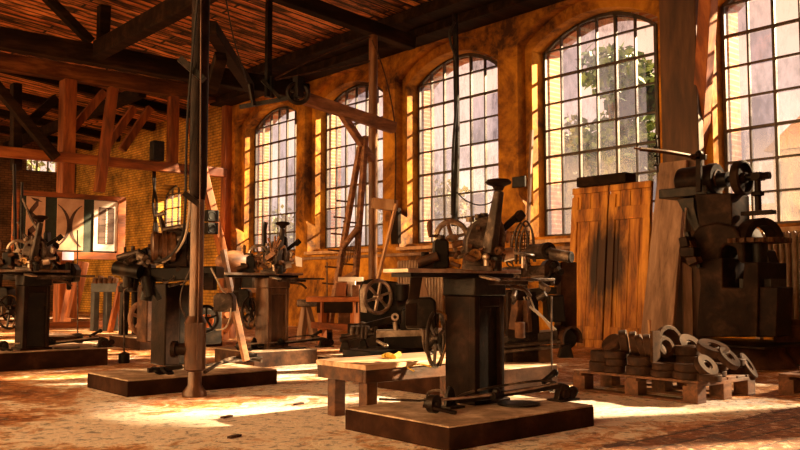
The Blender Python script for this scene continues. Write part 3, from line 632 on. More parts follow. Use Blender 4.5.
def treadle(label):
    O = V((4.35, 4.1, .15)); t = T('treadle_linkage', label, 'linkage', O)
    g = lambda u, v, z=.15: F(u, v, z)
    q = lambda u, v, o=0: P(u, v, 5.95+o)
    c = g(433, 413); b = B(); ax = RX*.8-DH*.6
    b.cyl(c+V((0, 0, .06))-ax*.02, c+V((0, 0, .06))+ax*.03, .06, n=24); b.cyl(c+V((0, 0, .06))-ax*.06, c+V((0, 0, .06))+ax*.05, .025); b.obj('roller', 'iron', t)
    b = B(); b.bar(c+V((-.06, .03, .05)), c+V((.06, -.16, .012)), .04, .02); b.obj('foot_arm', 'iron_brown', t, .004)
    k = g(451, 408); b = B(); b.prism([k+V((-.05, 0, 0)), k+V((.06, 0, 0)), k+V((.06, 0, .03)), k+V((.03, 0, .13)), k+V((0, 0, .15)), k+V((-.03, 0, .1))], (0, .03, 0))
    b.box(k+V((.01, 0, .008)), (.14, .12, .016)); b.obj('pivot_plate', 'iron', t, .004)
    e = g(566, 400); s = c+V((.06, 0, .08))
    b = B(); b.bar(k+V((.03, -.02, .05)), e+V((-.05, 0, .11)), .045, .04); b.obj('long_bar', 'iron', t, .006)
    b = B(); b.tube([s, (s+e)/2+V((0, 0, .05)), e+V((-.1, 0, .13))], .01); b.obj('upper_rod', 'steel', t)
    b = B(); b.tube([k+V((0, 0, .05)), k+V((.25, 0, .1)), e+V((-.25, .02, .16)), e+V((-.02, .02, .1))], .009); b.obj('lower_rod', 'iron_grey', t)
    m = s*.55+e*.45; b = B(); b.cyl(m+V((-.07, 0, .03)), m+V((.02, 0, .04)), .03); b.sph(m+V((-.03, 0, .06)), .03); b.obj('coupling', 'iron', t)
    b = B(); b.lathe(V((4.62, 4.08, .15)), (0, 0, 1), [(.02, 0), (.15, .004), (.15, .016), (.02, .018)], 26); b.obj('foot_disc', 'iron', t)
    b = B(); b.prism([e+V((-.13, -.03, 0)), e+V((.06, -.03, 0)), e+V((.06, -.03, .05)), e+V((0, -.03, .11)), e+V((-.06, -.03, .13)), e+V((-.1, -.03, .08))], (0, .05, 0)); b.box(e+V((-.03, 0, .008)), (.22, .14, .016)); b.obj('bearing_block', 'iron', t, .006)
    b = B()
    for d in (-.05, .03): b.cyl(e+V((d, -.05, .05)), e+V((d, .04, .05)), .035, n=16)
    b.sph(e+V((.06, -.02, .06)), .04); b.obj('rollers', 'iron_brown', t)
    b = B(); b.bar(e+V((-.2, .05, .14)), e+V((-.07, .05, .2)), .03, .03); b.sph(e+V((-.06, .05, .2)), .028, n=10); b.obj('trip_lever', 'iron', t)
    return t
cmach = column_machine('tallest dark column machine with mushroom-knobbed lever and hand wheel, nearest the camera')
tread = treadle('foot treadle linkage of rods and rollers lying on the nearest plinth')
b = B(); e = V(F(421, 409, .15)); b.tube([P(379, 399, 6.1), P(402, 400, 6.1), P(424, 400, 6.1), P(429, 392, 6.1), P(441, 391, 6.05), P(446, 402, 6.0)], .009)
one(b, 'bent_rod', 'iron_grey', 'thin bent rod lying at the left corner of the nearest plinth', 'rod')
b = B(); b.tube([P(551.5, 296, 6.55), P(551.5, 330, 6.5), P(552, 383, 6.45)], .007); b.cyl(P(552, 383, 6.45), P(552, 392, 6.42), .02, n=10)
one(b, 'pull_wire', 'iron_grey', 'thin upright pull wire running down to the right end of the treadle linkage', 'wire')
def put(src, dst, label, loc, rz=0):
    c = copy_tree(src); c.location = V(loc); c.rotation_euler.z = rz; c['label'] = label; return c
m2 = put(cmach, None, 'column machine with mushroom-knobbed lever standing before the first arched window', (5.93, 9.42, .19))
for o_ in kids(m2):
    if o_.name.split('.')[0] in ('column', 'recess_panel', 'top_housing'):
        o_.data = o_.data.copy(); o_.data.materials[0] = M['pipe_rust']
m3 = put(cmach, None, 'dark column machine at the left edge of the picture, before the display board', (3.4, 10.82, .22))
put(tread, None, 'treadle linkage on the orange-brown plinth before the first arched window', (5.86, 9.22, .19))
put(tread, None, 'treadle linkage on the dark plinth at the left edge', (3.5, 10.68, .22))
# clutter on the far column machine: twigs of leather straps, paper, ring
b = B()
for du, dv, eu, ev in ((271, 252, 268, 238), (272, 252, 275, 236), (273, 252, 281, 240), (274, 252, 285, 246), (272, 252, 279, 236)): b.tube([P(du, dv, 10.75), P((du+eu)/2+1, (dv+ev)/2, 10.75), P(eu, ev, 10.75)], .014)
b.bar(P(267, 259, 10.8), P(276, 252, 10.75), .06, .06); one(b, 'strap_bundle', 'wood_old', 'bundle of brown straps sticking up from the column machine by the first arched window', 'straps')
b = B(); b.prism([P(295, 256, 10.6), P(302, 258, 10.6), P(302, 267, 10.6), P(296, 266, 10.6)], DH*.01); one(b, 'paper_sheet', 'white', 'small white sheet stuck on the column machine by the first arched window', 'paper')
b = B(); b.tube([P(265, 292, 11.2), P(265, 252, 11.2), P(264.5, 230, 11.2), P(266, 222, 11.2)], .03); one(b, 'stick_handle', 'iron', 'upright dark rod beside the strap bundle', 'rod')

# ------------------------------------------------------------------ gear machine right behind the nearest one
Y5 = 5.9
O = V((6.0, 5.95, .22)); t = T('gear_machine', 'brown milling machine with horizontal hand wheel and hollow spindle, beside the wooden doors', 'machine', O)
q = lambda u, v, o=0: P(u, v, 8.6+o)
b = B(); b.prism([q(506, 364), q(506, 290), q(538, 290), q(541, 364)], DH*.45); b.obj('column', 'iron_brown', t, .02)
b = B(); b.prism([q(500, 336), q(558, 331), q(558, 340), q(500, 346)], DH*.35); b.obj('bed', 'iron_grey', t, .01)
b = B(); b.prism([q(512, 350), q(552, 347), q(552, 362), q(512, 366)], DH*.3); b.obj('lower_box', 'iron_rust', t, .01)
b = B()
for v0, v1 in ((347, 341), (352, 346)): b.cyl(q(500, v0, -.05), q(560, v1, -.02), .02, n=12)
b.obj('bed_rods', 'iron_grey', t)
b = B(); c = q(566, 339, .1); b.loop(c, RX*.5-DH*.85, [(.135, -.12), (.135, .1), (.115, .1), (.115, -.12)], 30, -.3, 3.5); b.obj('belt_guard', 'iron_rust', t)
b = B(); b.cyl(c-DH*.05, c+DH*.1, .1, n=24); b.obj('pulley', 'iron', t)
b = B(); b.prism([q(559, 358), q(562, 346), q(570, 343), q(574, 358)], DH*.12); b.obj('hinge_foot', 'iron', t, .006)
b = B(); b.prism([q(505, 267), q(545, 265), q(545, 276), q(505, 278)], DH*.4); b.obj('saddle', 'iron_grey', t, .01)
b = B(); b.prism([q(490, 276), q(533, 278), q(533, 282), q(490, 280)], DH*.3); b.obj('table', 'steel', t, .004)
b = B(); b.prism([q(530, 289), q(557, 287), q(557, 294), q(530, 296)], DH*.4); b.obj('knee', 'iron', t, .008)
pts = [q(543, 285), q(543, 268), q(547, 261), q(553, 258), q(559, 261), q(562, 270), q(562, 280), q(558, 286)]
b = B(); b.prism(pts, DH*.3); fp = b.obj('gear_cover', 'iron_brown', t, .02)
b = B()
for u, v in ((553, 265.5), (553, 277.5), (560.5, 272)): b.cyl(q(u, v), q(u, v)-DH*.05, .035, .03, n=16)
b.obj('knobs', 'iron', fp)
b = B(); c = q(547, 251, .05); ax = (-DH*.85+RX*.35).normalized(); b.ring(c, ax, .088, .05, .07); b.cyl(c-ax*.3, c-ax*.02, .08); b.obj('spindle_collar', 'iron_grey', t)
b = B(); b.cyl(c-ax*.1, c+ax*.1, .036); b.cyl(q(551, 254, -.05), q(570, 257, -.15), .058); b.obj('spindle', 'iron_grey', t)
b = B(); b.cyl(q(570, 257, -.15), q(571, 257, -.16), .05); b.ring(q(571.3, 257, -.16), RX*.8-DH*.6, .055, .03, .012); b.obj('spindle_nut', 'iron', t)
b = B(); c = q(523, 254, -.15); b.wheel(c, (0.05, -.12, 1), .105, .013, 4, .22, .05); b.obj('hand_wheel', 'iron_grey', t)
b = B(); b.cyl(q(523, 268, -.15), c, .018); b.obj('wheel_stem', 'steel', t)
b = B(); b.prism([q(561, 262, .25), q(577, 262, .25), q(577, 340, .25), q(561, 338, .25)], DH*.4); b.obj('cabinet', 'iron_rust', t, .012)
b = B(); b.prism([q(547, 296), q(564, 295), q(566, 322), q(548, 322)], DH*.3); b.obj('switch_cabinet', 'iron', t, .012)
b = B()
for k in range(3): b.tube([q(524+3*k, 297, -.05), q(528+4*k, 306+3*k, -.12), q(538+4*k, 312+4*k, -.1), q(552+2*k, 330, -.05)], .009)
b.obj('wires', 'cable', t)
b = B(); b.bar(q(518, 300, -.1), q(514, 330, -.12), .09, .08); b.bar(q(526, 300, -.1), q(528, 332, -.12), .07, .06); b.cyl(q(520, 322, -.2), q(520, 338, -.2), .05); b.obj('feed_gear', 'orange_paint' if False else 'iron_rust', t, .008)
rr = random.Random(8)
for i in range(22):
    u, v = rr.uniform(502, 558), rr.uniform(262, 300); b = B(); p = q(u, v, rr.uniform(-.25, .05)); d = V((rr.uniform(-1, 1), rr.uniform(-1, 1), rr.uniform(-.6, .6))).normalized(); r = rr.uniform(.012, .035)
    if i % 4 == 0: b.torus(p, d, r*1.5, r*.35, 18)
    else: b.cyl(p-d*rr.uniform(.03, .08), p+d*rr.uniform(.03, .08), r, n=10)
    b.obj('fitting', 'iron_grey', t)
# wire basket / mesh guard
t = T('wire_guard', 'upright hoop guard with brown mesh between the mushroom-knobbed lever and the wooden doors', 'guard', q(523, 266, .3))
b = B()
for u0, u1, top in ((512, 528, 224), (516, 533, 222), (520, 534, 226)):
    b.tube([q(u0, 264, .3), q(u0+.5, 240, .3), q((u0+u1)/2-2, top+2, .3), q((u0+u1)/2+3, top, .32), q(u1-.5, top+12, .35), q(u1+1, 262, .35)], .011)
b.obj('hoops', 'iron_grey', t)
b = B()
for i in range(9): u = 510+i*2.3; b.tube([q(u, 262, .4), q(u+1, 232, .4)], .006, 5)
for i in range(9): v = 232+i*3.6; b.tube([q(510, v, .4), q(530, v-.5, .4)], .006, 5)
b.obj('mesh', 'iron_rust', t)

# ------------------------------------------------------------------ low bench
t = T('low_bench', 'low sturdy wooden bench with scrubbed top left of the nearest machine', 'bench', (4.5, 5.2, 0))
x0, x1, y0, y1 = 3.84, 5.25, 4.84, 5.46
b = B(); b.rng((x0, y0, .385), (x1, y1, .425)); b.obj('top', 'wood_top', t, .006)
b = B(); b.rng((x0+.01, y0+.01, .29), (x1-.01, y0+.05, .385)); b.rng((x0+.01, y1-.05, .29), (x1-.01, y1-.01, .385)); b.rng((x0+.01, y0+.05, .29), (x0+.05, y1-.05, .385)); b.rng((x1-.05, y0+.05, .29), (x1-.01, y1-.05, .385)); b.obj('apron', 'bench_dark', t, .006)
for lx in (x0+.06, x1-.16):
    for ly in (y0+.06, y1-.17):
        b = B(); b.rng((lx, ly, 0), (lx+.1, ly+.1, .3)); b.obj('leg', 'bench_dark', t, .006)
b = B(); b.tube([F(383, 357, .43), F(388, 355, .445), F(394, 357, .44), F(399, 354, .435)], .022); b.sph(F(391, 356, .44), .03, (1.6, 1, .6)); one(b, 'yellow_rag', 'yellow', 'crumpled yellow rag on the far edge of the low bench', 'rag')
b = B(); b.tube([F(431, 367, .43), F(420, 364, .432), F(408, 367, .432), F(414, 371, .432)], .005); one(b, 'yellow_string', 'yellow', 'thin yellow cord end lying on the low bench top', 'cord')

# ------------------------------------------------------------------ horizontal machine on the dark plinth behind the low bench
O = V((6.6, 7.7, .17)); t = T('lathe', 'low horizontal lathe with linkage on the dark plinth behind the low bench', 'machine', O)
q = lambda u, v, o=0: P(u, v, 10.0+o)
b = B(); b.prism([q(384, 336), q(450, 335), q(450, 347), q(384, 350)], DH*.35); b.obj('bed', 'iron', t, .012)
b = B(); b.prism([q(376, 331), q(450, 329), q(450, 335), q(376, 338)], DH*.3); b.obj('slideway', 'steel', t, .006)
b = B(); b.rng((6.0, 7.5, .17), (7.2, 8.0, .26)); b.obj('base_frame', 'iron', t, .012)
b = B(); b.prism([q(354, 338), q(356, 326), q(361, 322), q(368, 324), q(370, 338)], DH*.2); b.cyl(q(350, 331, -.02), q(374, 329, -.02), .045); b.obj('tail_stock', 'iron_grey', t, .01)
b = B()
for u in (352, 357, 362, 366): b.cyl(q(u, 338, -.1), q(u+1, 326, -.1), .03, n=12)
b.cyl(q(341, 336, -.1), q(374, 334, -.1), .022); b.cyl(q(340, 340, -.15), q(360, 336, -.1), .03); b.obj('tool_rest', 'iron_grey', t)
for u in (345, 363):
    b = B(); b.prism([q(u-6, 352, -.1), q(u-3, 341, -.1), q(u+2, 339, -.1), q(u+6, 352, -.1)], DH*.12); b.obj('foot', 'iron', t, .008)
b = B(); b.bar(q(362, 327, -.05), q(396, 318, .05), .06, .07); b.obj('rocker_arm', 'iron', t, .01)
b = B(); c = q(395, 317, .02); b.ring(c, -DH, .045, .022, .05); b.cyl(q(395, 321, .05), q(396, 332, .05), .03); b.obj('eye_bolt', 'steel', t)
b = B(); b.cyl(q(377, 341, -.12), q(386, 346, -.2), .02); b.sph(q(386, 346, -.2), .03, n=12); b.obj('ball_handle', 'steel', t)
b = B(); b.prism([q(400, 331), q(402, 310), q(412, 305), q(420, 331)], DH*.25); b.obj('head_stock', 'iron', t, .02)

# spoked wheel machine farther back
O = P(388, 335, 12.0); O.z = 0; t = T('wheel_machine', 'dark machine with a pale six-spoked wheel, behind the lathe', 'machine', O)
q = lambda u, v, o=0: P(u, v, 12.0+o)
b = B(); b.prism([q(360, 315), q(359, 290), q(362, 281), q(370, 279), q(398, 282), q(402, 330), q(362, 336)], DH*.5); b.obj('housing', 'iron', t, .02)
b = B(); b.prism([q(360.5, 312, -.01), q(360, 291, -.01), q(363, 284, -.01), q(367, 284, -.01), q(367, 313, -.01)], -DH*.02); b.obj('pale_cover', 'steel', t, .005)
b = B(); b.wheel(q(378, 297, -.18), -DH+RX*.75, .225, .028, 6, .16, .14); b.obj('spoked_wheel', 'steel', t)
b = B(); b.cyl(q(378, 297, -.18), q(384, 297, .1), .04); b.obj('axle', 'iron', t)
b = B(); b.rng((O.x-.35, O.y-.2, 0), (O.x+.5, O.y+.5, .45)); b.obj('stand', 'iron_brown', t, .02)
b = B(); b.cyl(q(402, 300, -.1), q(402, 284, -.1), .1); b.cyl(q(398, 310, -.1), q(410, 308, -.1), .16); b.obj('gear_case', 'iron', t)
b = B(); b.prism([q(408, 305), q(416, 272), q(421, 268), q(430, 300), q(428, 312)], DH*.2); b.obj('pale_fork', 'wood_grey', t, .012)

# workbench with small blocks
x0, x1, y0, y1, zt = 8.55, 10.1, 11.0, 11.9, .84
q = lambda u, v, o=0: P(u, v, 13.9+o)
O = q(335, 340); O.z = 0
t = T('workbench', 'orange-brown workbench with dark apron below the second arched window', 'workbench', O)
a0, a1 = q(306, 297), q(360, 297); wv = V((a1.x-a0.x, a1.y-a0.y, 0)); zt = a0.z
b = B(); b.prism([a0, a0+wv, a0+wv+DH*.7, a0+DH*.7], (0, 0, -.08)); b.obj('top', 'timber_flat', t, .01)
b = B(); b.prism([a0+wv*.2+V((0, 0, -.08)), a0+wv*.96+V((0, 0, -.08)), a0+wv*.96+V((0, 0, -.26)), a0+wv*.2+V((0, 0, -.26))], DH*.6); b.obj('drawer_box', 'timber_dark', t, .01)
for k in (.3, .9):
    for d in (.05, .6):
        c = a0+wv*k+DH*d; b = B(); b.bar((c.x, c.y, 0), (c.x, c.y, zt-.08), .11, .11); b.obj('leg', 'timber', t, .008)
b = B(); b.bar(V((*(a0+wv*.1).xy, .35)), V((*(a0+wv*.95).xy, .3)), .08, .1); b.obj('stretcher', 'timber_flat', t, .006)
def small_box(u0, v0, u1, v1, D, dep, name, mat, label, cat, bev=.006):
    b = B(); p = P(u0, v1, D); r = P(u1, v1, D); s = P(u0, v0, D); h = s.z-p.z
    b.prism([p, V((r.x, r.y, p.z)), V((r.x, r.y, p.z))+DH*dep, p+DH*dep], (0, 0, h)); return one(b, name, mat, label, cat, bev=bev)
small_box(336, 283, 346, 296.5, 14.0, .3, 'wooden_block', 'timber', 'upright orange block on the workbench below the second arched window', 'block')
small_box(347, 281, 355, 296.5, 14.1, .25, 'pale_block', 'white', 'white small box between two blocks on the workbench', 'box')
small_box(352, 285, 359, 296.5, 14.0, .25, 'brown_block', 'wood_old', 'low brown block at the workbench end near the steel post', 'block')
small_box(338, 277, 363, 281.5, 14.4, .5, 'folded_sheet', 'white', 'flat whitish pile of sheets behind the workbench blocks', 'sheets')
small_box(338, 281.7, 364, 330, 14.75, .5, 'side_cupboard', 'wood_old', 'brown cupboard standing behind the workbench carrying the whitish sheets', 'cupboard')
# A-shaped iron trestle
O = P(308, 333, 14.6); O.z = 0; q = lambda u, v, o=0: P(u, v, 14.6+o)
t = T('iron_trestle', 'worn A-shaped iron trestle left of the workbench', 'trestle', O)
b = B(); b.bar(q(306, 303), V((*q(300, 333).xy, 0)), .1, .1, w2=.16); b.obj('leg', 'wood_grey', t, .01)
b = B(); b.bar(q(306, 303), V((*q(316, 333).xy, 0)), .1, .1, w2=.16); b.obj('leg', 'wood_grey', t, .01)
b = B(); b.bar(q(298, 303), q(318, 303), .3, .12); b.obj('top_bar', 'iron_grey', t, .01)
b = B(); b.bar(q(303, 320), q(312, 320), .05, .08); b.obj('cross_bar', 'wood_grey', t)

# ------------------------------------------------------------------ drum machine behind the pipe post
O = V((3.9, 7.95, .15)); t = T('drum_machine', 'dark machine with ribbed brown drum and T-handle, behind the pipe post', 'machine', O)
q = lambda u, v, o=0: P(u, v, 8.6+o)
b = B(); k = F(163, 366, .15); b.rng((k.x, k.y-.03, .15), (k.x+.17, k.y+.32, 1.02)); b.obj('column', 'iron_brown', t, .015)
b = B(); b.rng((k.x+.17, k.y-.0, .15), (k.x+.36, k.y+.3, 1.0)); b.obj('side_column', 'iron', t, .015)
b = B(); b.prism([q(150, 268), q(216, 266), q(216, 278), q(150, 282)], DH*.4); b.obj('table', 'iron', t, .012)
ax = -RX*.94-DH*.34
b = B(); c = q(163, 247)
b.lathe(c-ax*.12, ax, [(.02, 0), (.15, 0), (.158, .01), (.158, .05), (.145, .055), (.145, .085), (.165, .09), (.165, .13), (.145, .135), (.145, .17), (.158, .175), (.158, .22), (.135, .235)], 36); dr = b.obj('drum', 'pipe_rust', t)
b = B(); b.lathe(c-ax*.12, ax, [(.134, .225), (.134, .237), (.03, .24), (.03, .265), (.005, .265)], 28); b.obj('drum_face', 'bench_dark', dr)
b = B(); b.prism([q(116, 262), q(119, 255), q(132, 253), q(146, 247), q(150, 262), q(152, 276), q(134, 280), q(118, 276)], DH*.22); b.obj('motor_head', 'iron', t, .02)
b = B(); b.cyl(q(118, 258, -.05), q(140, 252, -.08), .035); b.cyl(q(125, 256, -.05), q(125, 247, -.05), .014); b.cyl(q(133, 254, -.05), q(133, 246, -.05), .02); b.cyl(q(139, 252, -.1), q(139, 260, -.1), .03); b.obj('valve_pipe', 'iron_grey', t)
b = B(); b.cyl(q(115, 268, -.1), q(140, 272, -.15), .07); b.cyl(q(128, 275, -.1), q(128, 287, -.1), .05); b.cyl(q(146, 276, -.1), q(150, 296, -.1), .05); b.obj('feed_arm', 'iron', t)
b = B(); b.bar(q(164, 232, .1), q(160, 216, .1), .04, .04); b.bar(q(154.5, 216, .1), q(166, 213, .1), .035, .035); b.obj('tee_handle', 'iron_grey', t, .008)
b = B(); b.prism([q(163, 268), q(163, 238), q(168, 230), q(178, 228), q(188, 232), q(188, 268)], DH*.2); b.obj('gear_case', 'iron_brown', t, .02)
b = B(); b.cyl(q(164, 230, .05), q(186, 226, .05), .03); b.cyl(q(175, 240, -.03), q(186, 240, -.03), .04); b.obj('cross_shaft', 'iron_grey', t)
b = B(); b.wheel(q(191, 246, .1), -DH+RX*.5, .12, .013, 5, .2); b.obj('hand_wheel', 'iron_rust', t)
b = B(); b.wheel(q(206, 319, .1), -DH*.8+RX*.6, .13, .016, 5, .2); wh = b.obj('lower_wheel', 'iron', t)
b = B(); b.cyl(q(206, 321, .15), q(207, 321, .22), .07); b.obj('warning_disc', 'orange_paint', wh)
b = B(); b.prism([q(213, 312), q(213, 296), q(217, 293), q(230, 293), q(233, 297), q(233, 312)], DH*.18); mo = b.obj('grey_motor', 'iron_grey', t, .015)
b = B(); b.tube([q(216, 330, .05), q(225, 328, .0), q(230, 318, -.03), q(231, 308, -.03)], .009); b.obj('motor_cable', 'cable', mo)
b = B(); b.tube([q(211, 268, -.05), q(218, 282, -.1), q(222, 290, -.08), q(226, 293, -.03)], .009); b.obj('motor_cable', 'cable', mo)
b = B(); b.rng((k.x+.36, k.y+.05, .35), (k.x+.72, k.y+.25, .75)); b.obj('lower_case', 'iron', t, .02)
b = B(); b.prism([q(203, 290), q(203, 272), q(214, 272), q(214, 290)], DH*.15); b.obj('switch_box', 'iron_brown', t, .01)
b = B(); b.tube([q(190, 190, -.25), q(189, 215, -.2), q(184, 240, -.12), q(172, 256, -.08), q(158, 264, -.06), q(148, 262, -.04)], .013); b.obj('hose', 'cable', t)
b = B(); b.tube([q(190, 270, -.2), q(182, 290, -.2), q(181, 306, -.2), q(186, 318, -.2), q(188, 330, -.1)], .009); b.obj('loop_cable', 'iron_grey', t)
b = B(); rr = random.Random(21)
for i in range(30):
    u, v = rr.uniform(118, 196), rr.uniform(238, 286)
    if v < 262-(u-118)*.35: v = 262
    p = q(u, v, rr.uniform(-.16, .1)); d = V((rr.uniform(-1, 1), rr.uniform(-1, 1), rr.uniform(-.8, .8))).normalized(); r = rr.uniform(.012, .04)
    if i % 4 == 0: b.torus(p, d, r*1.6, r*.35, 18)
    else: b.cyl(p-d*rr.uniform(.03, .09), p+d*rr.uniform(.03, .09), r, n=10)
b.obj('fittings', 'iron_grey', t)
b = B(); b.cyl(q(132, 290, .0), q(136, 270, .0), .05); b.cyl(q(146, 300, .0), q(150, 280, .0), .06); b.bar(q(152, 286, -.05), q(160, 300, -.05), .05, .05); b.obj('drip_pipes', 'iron', t)
# treadle bits on its plinth
t = T('pedal_rods', 'pedal rods and clamp lying on the plinth behind the pipe post', 'linkage', V((4.3, 7.75, .15)))
b = B(); b.tube([F(160, 368, .17), F(200, 366, .18), F(262, 357, .2)], .013); b.tube([F(205, 372, .2), F(232, 358, .2), F(262, 361, .18)], .018); b.obj('rod', 'iron_grey', t)
b = B(); c = F(158, 371, .18); b.torus(c, (0.3, -.3, .8), .06, .016, 18); b.torus(c+V((.06, -.07, 0)), (0.3, -.3, .8), .055, .016, 18); b.bar(c+V((-.1, 0, .01)), c+V((.22, -.05, .03)), .06, .04); b.obj('coil', 'iron', t)
b = B(); c = F(247, 362, .15); b.box(c+V((0, 0, .05)), (.12, .12, .1)); b.cyl(c+V((-.1, 0, .06)), c+V((.1, -.05, .06)), .035); b.obj('clamp', 'iron_brown', t, .01)
b = B(); c0 = F(246, 361, .2); b.bar(c0, P(232, 297, 8.95), .05, .07); b.obj('upright_lever', 'wood_old', t, .008)

# column machine on the far plinth
O = V((6.2, 13.1, .18)); t = T('far_machine', 'far machine with grey column and round wheel, left of the pipe post', 'machine', O)
q = lambda u, v, o=0: P(u, v, 13.9+o)
b = B(); c = F(156, 342, .18); b.rng((c.x-.15, c.y, .18), (c.x+.2, c.y+.35, 1.0)); b.obj('column', 'iron_rust', t, .02)
b = B(); b.prism([q(118, 286), q(160, 286), q(160, 292), q(118, 292)], DH*.4); b.obj('table', 'iron', t, .01)
b = B(); b.wheel(q(142, 318, -.1), RX*.9-DH*.5, .25, .04, 5, .2); b.obj('belt_wheel', 'wood_grey', t)
b = B(); b.cyl(q(142, 318, -.1), q(156, 318, .2), .04); b.obj('axle', 'iron', t)
b = B(); b.bar(q(125, 292, .1), V((*q(123, 340, .1).xy, .18)), .12, .12); b.bar(q(136, 292, .2), V((*q(136, 340, .2).xy, .18)), .12, .12); b.obj('stand', 'iron', t, .01)

# dark left machine extras: upright rods and slanting stays
t = T('rod_rack', 'thin dark upright rods and slanting stays on the left-edge machine, before the zigzag panel', 'rods', P(20, 270, 10.7))
q = lambda u, v, o=0: P(u, v, 10.7+o)
b = B(); b.tube([q(14, 164), q(15, 220), q(16, 278)], .022); b.tube([q(22, 182), q(21.5, 230), q(21, 278)], .018); b.obj('upright', 'iron', t)
b = B(); b.tube([q(22, 198), q(42, 240), q(62, 274)], .016); b.tube([q(24, 234), q(40, 250), q(60, 262)], .014); b.tube([q(13, 236), q(18, 222), q(27, 250)], .012); b.obj('stay', 'iron_grey', t)
rr = random.Random(3)
for i in range(26):
    u, v = rr.uniform(2, 56), rr.uniform(243, 276); 
    if v < 268-(abs(u-26)*.1) and rr.random() < .25: continue
    r = rr.uniform(.03, .075); b = B()
    if i % 3: b.cyl(q(u, v, rr.uniform(-.1, .25)), q(u+rr.uniform(-5, 5), v+rr.uniform(-5, 5), rr.uniform(-.1, .25)), r, n=12)
    else: b.torus(q(u, v, rr.uniform(-.1, .2)), (rr.uniform(-1, 1), -1, rr.uniform(-.5, .5)), r*1.3, r*.4, 18)
    b.obj('fitting', 'iron', t)
b = B(); b.prism([q(50, 270), q(54, 265), q(72, 263), q(76, 270), q(74, 282), q(52, 284)], DH*.2); b.cyl(q(68, 262, -.05), q(69, 290, -.05), .03); b.obj('motor_head', 'iron', t, .02)
b = B(); b.prism([q(0, 272), q(28, 271), q(56, 272), q(56, 279), q(0, 280)], DH*.3); b.obj('table', 'iron', t, .008)

# hanging counterweights
def weight(u, vt, vb, D, top, label):
    p = P(u, vb, D); t = T('counterweight', label, 'weight', p, None); h = (vb-vt)/850*D
    b = B(); b.lathe(p, (0, 0, 1), [(.0, 0), (.06*D/10, .005), (.065*D/10, .02), (.065*D/10, h-.02), (.02, h)], 20); b.obj('cylinder', 'iron', t)
    b = B(); b.tube([p+V((0, 0, h)), P(u, (vt+top)/2, D), P(u, top, D)], .011); b.obj('rod', 'iron_grey', t)
weight(124, 352, 363.5, 10.85, 266, 'cylindrical counterweight on a rod, near the corner of the plinth behind the pipe post')
weight(77.5, 333, 343.5, 14.4, 230, 'cylindrical counterweight on a rod, below the display board')
weight(327, 331, 343.5, 14.4, 262, 'cylindrical counterweight on a thin rod, beside the workbench leg')

# ------------------------------------------------------------------ wooden doors leaning on the wall between the last two windows
def door_leaf(y0, y1, label):
    # local: leaf stands at X 11.2..11.3 at the foot, leans to the wall
    xb, xt, zt = 11.25, 11.5, 2.6
    t = T('wooden_door', label, 'door', (xb, (y0+y1)/2, 0))
    lean = V((xt-xb, 0, zt)); ln = lean.normalized(); nrm = V((-ln.z, 0, ln.x))
    def pc(ya, yb, sa, sb, thick, off=0):
        b_ = B(); p = V((xb, ya, 0))+lean*sa+nrm*off
        b_.prism([p, p+V((0, yb-ya, 0)), p+V((0, yb-ya, 0))+lean*(sb-sa), p+lean*(sb-sa)], nrm*thick); return b_
    n = 4
    for i in range(n):
        a, c = y0+(y1-y0)*i/n, y0+(y1-y0)*(i+1)/n
        pc(a+.004, c-.004, 0, 1, .05).obj('board', 'door_wood', t, .005)
    for sa, sb in ((.05, .13), (.78, .86), (.96, 1.0)): pc(y0, y1, sa, sb, .035, .05).obj('rail', 'door_wood', t, .006)
    for a, c in ((y0, y0+.12), (y1-.12, y1)): pc(a, c, .1, .94, .03, .05).obj('stile', 'door_wood', t, .006)
    return t
door_leaf(8.13, 8.84, 'tall stained wooden door leaf leaning on the wall, the one beside the gear machine')
door_leaf(7.34, 8.1, 'tall stained wooden door leaf leaning on the wall, the one beside the wide grey board')
b = B(); b.box((11.46, 8.2, 2.69), (.3, .95, .16)); t = tag(b.obj('long_box', 'timber_dark', None, .01), 'long flat dark box lying across the tops of the wooden doors', 'box')
b = B(); b.bar((10.95, 7.28, 0), (11.45, 7.24, 2.62), .5, .06, up=(1, 0, 0), w2=.5) if False else b.prism([(10.85, 6.72, 0), (10.85, 7.24, 0), (11.36, 7.16, 2.85), (11.36, 6.7, 2.85)], (.07, 0, 0.0))
one(b, 'wide_board', 'wood_grey', 'wide weathered grey board leaning on the wall beside the wooden doors', 'board', bev=.006)
b = B(); b.prism([P(684, 343, 12.3), P(693, 343, 12.3), P(692, 268, 12.5), P(683, 262, 12.5)], DH*.05)
one(b, 'narrow_board', 'wood_grey', 'narrow short board leaning between the wide grey board and the forging press', 'board', bev=.005)
f0 = F(688, 346); b = B(); b.bar(f0+V((0, 0, .02)), P(709, -14, 12.2), .2, .2)
one(b, 'leaning_timber', 'timber', 'tall orange-brown timber leaning from the floor to the roof beside the last window', 'timber', bev=.012)
M['timber_brown'] = speckle('dark_brown_timber', (.03, .012, .005), (.075, .03, .011), (.13, .055, .02), 2.5, (2, 2, .3), rough=.7)
b = B(); b.rng((11.45, 6.55, 0), (11.615, 7.16, 5.92)); one(b, 'wall_post', 'timber_brown', 'broad dark timber post against the pier between the last two windows', 'post', bev=.02)
b = B(); b.bar(V((11.35, 9.9, .0)), P(532, 130, 15.0), .05, .05); one(b, 'leaning_stick', 'wood_grey', 'long greyish stick leaning in the left corner of the fourth arched window', 'stick')
vp = XP(519, 182, 11.59); b = B(); b.box(vp, (.05, .3, .2)); one(b, 'wall_box', 'iron', 'small dark box on the pier right of the mushroom-knobbed lever', 'box', bev=.01)
vp = XP(396, 226, 11.56); b = B(); b.box(vp, (.1, .22, .75)); one(b, 'wall_cabinet', 'timber_dark', 'narrow dark upright box on the pier between the second and third windows', 'box', bev=.01)

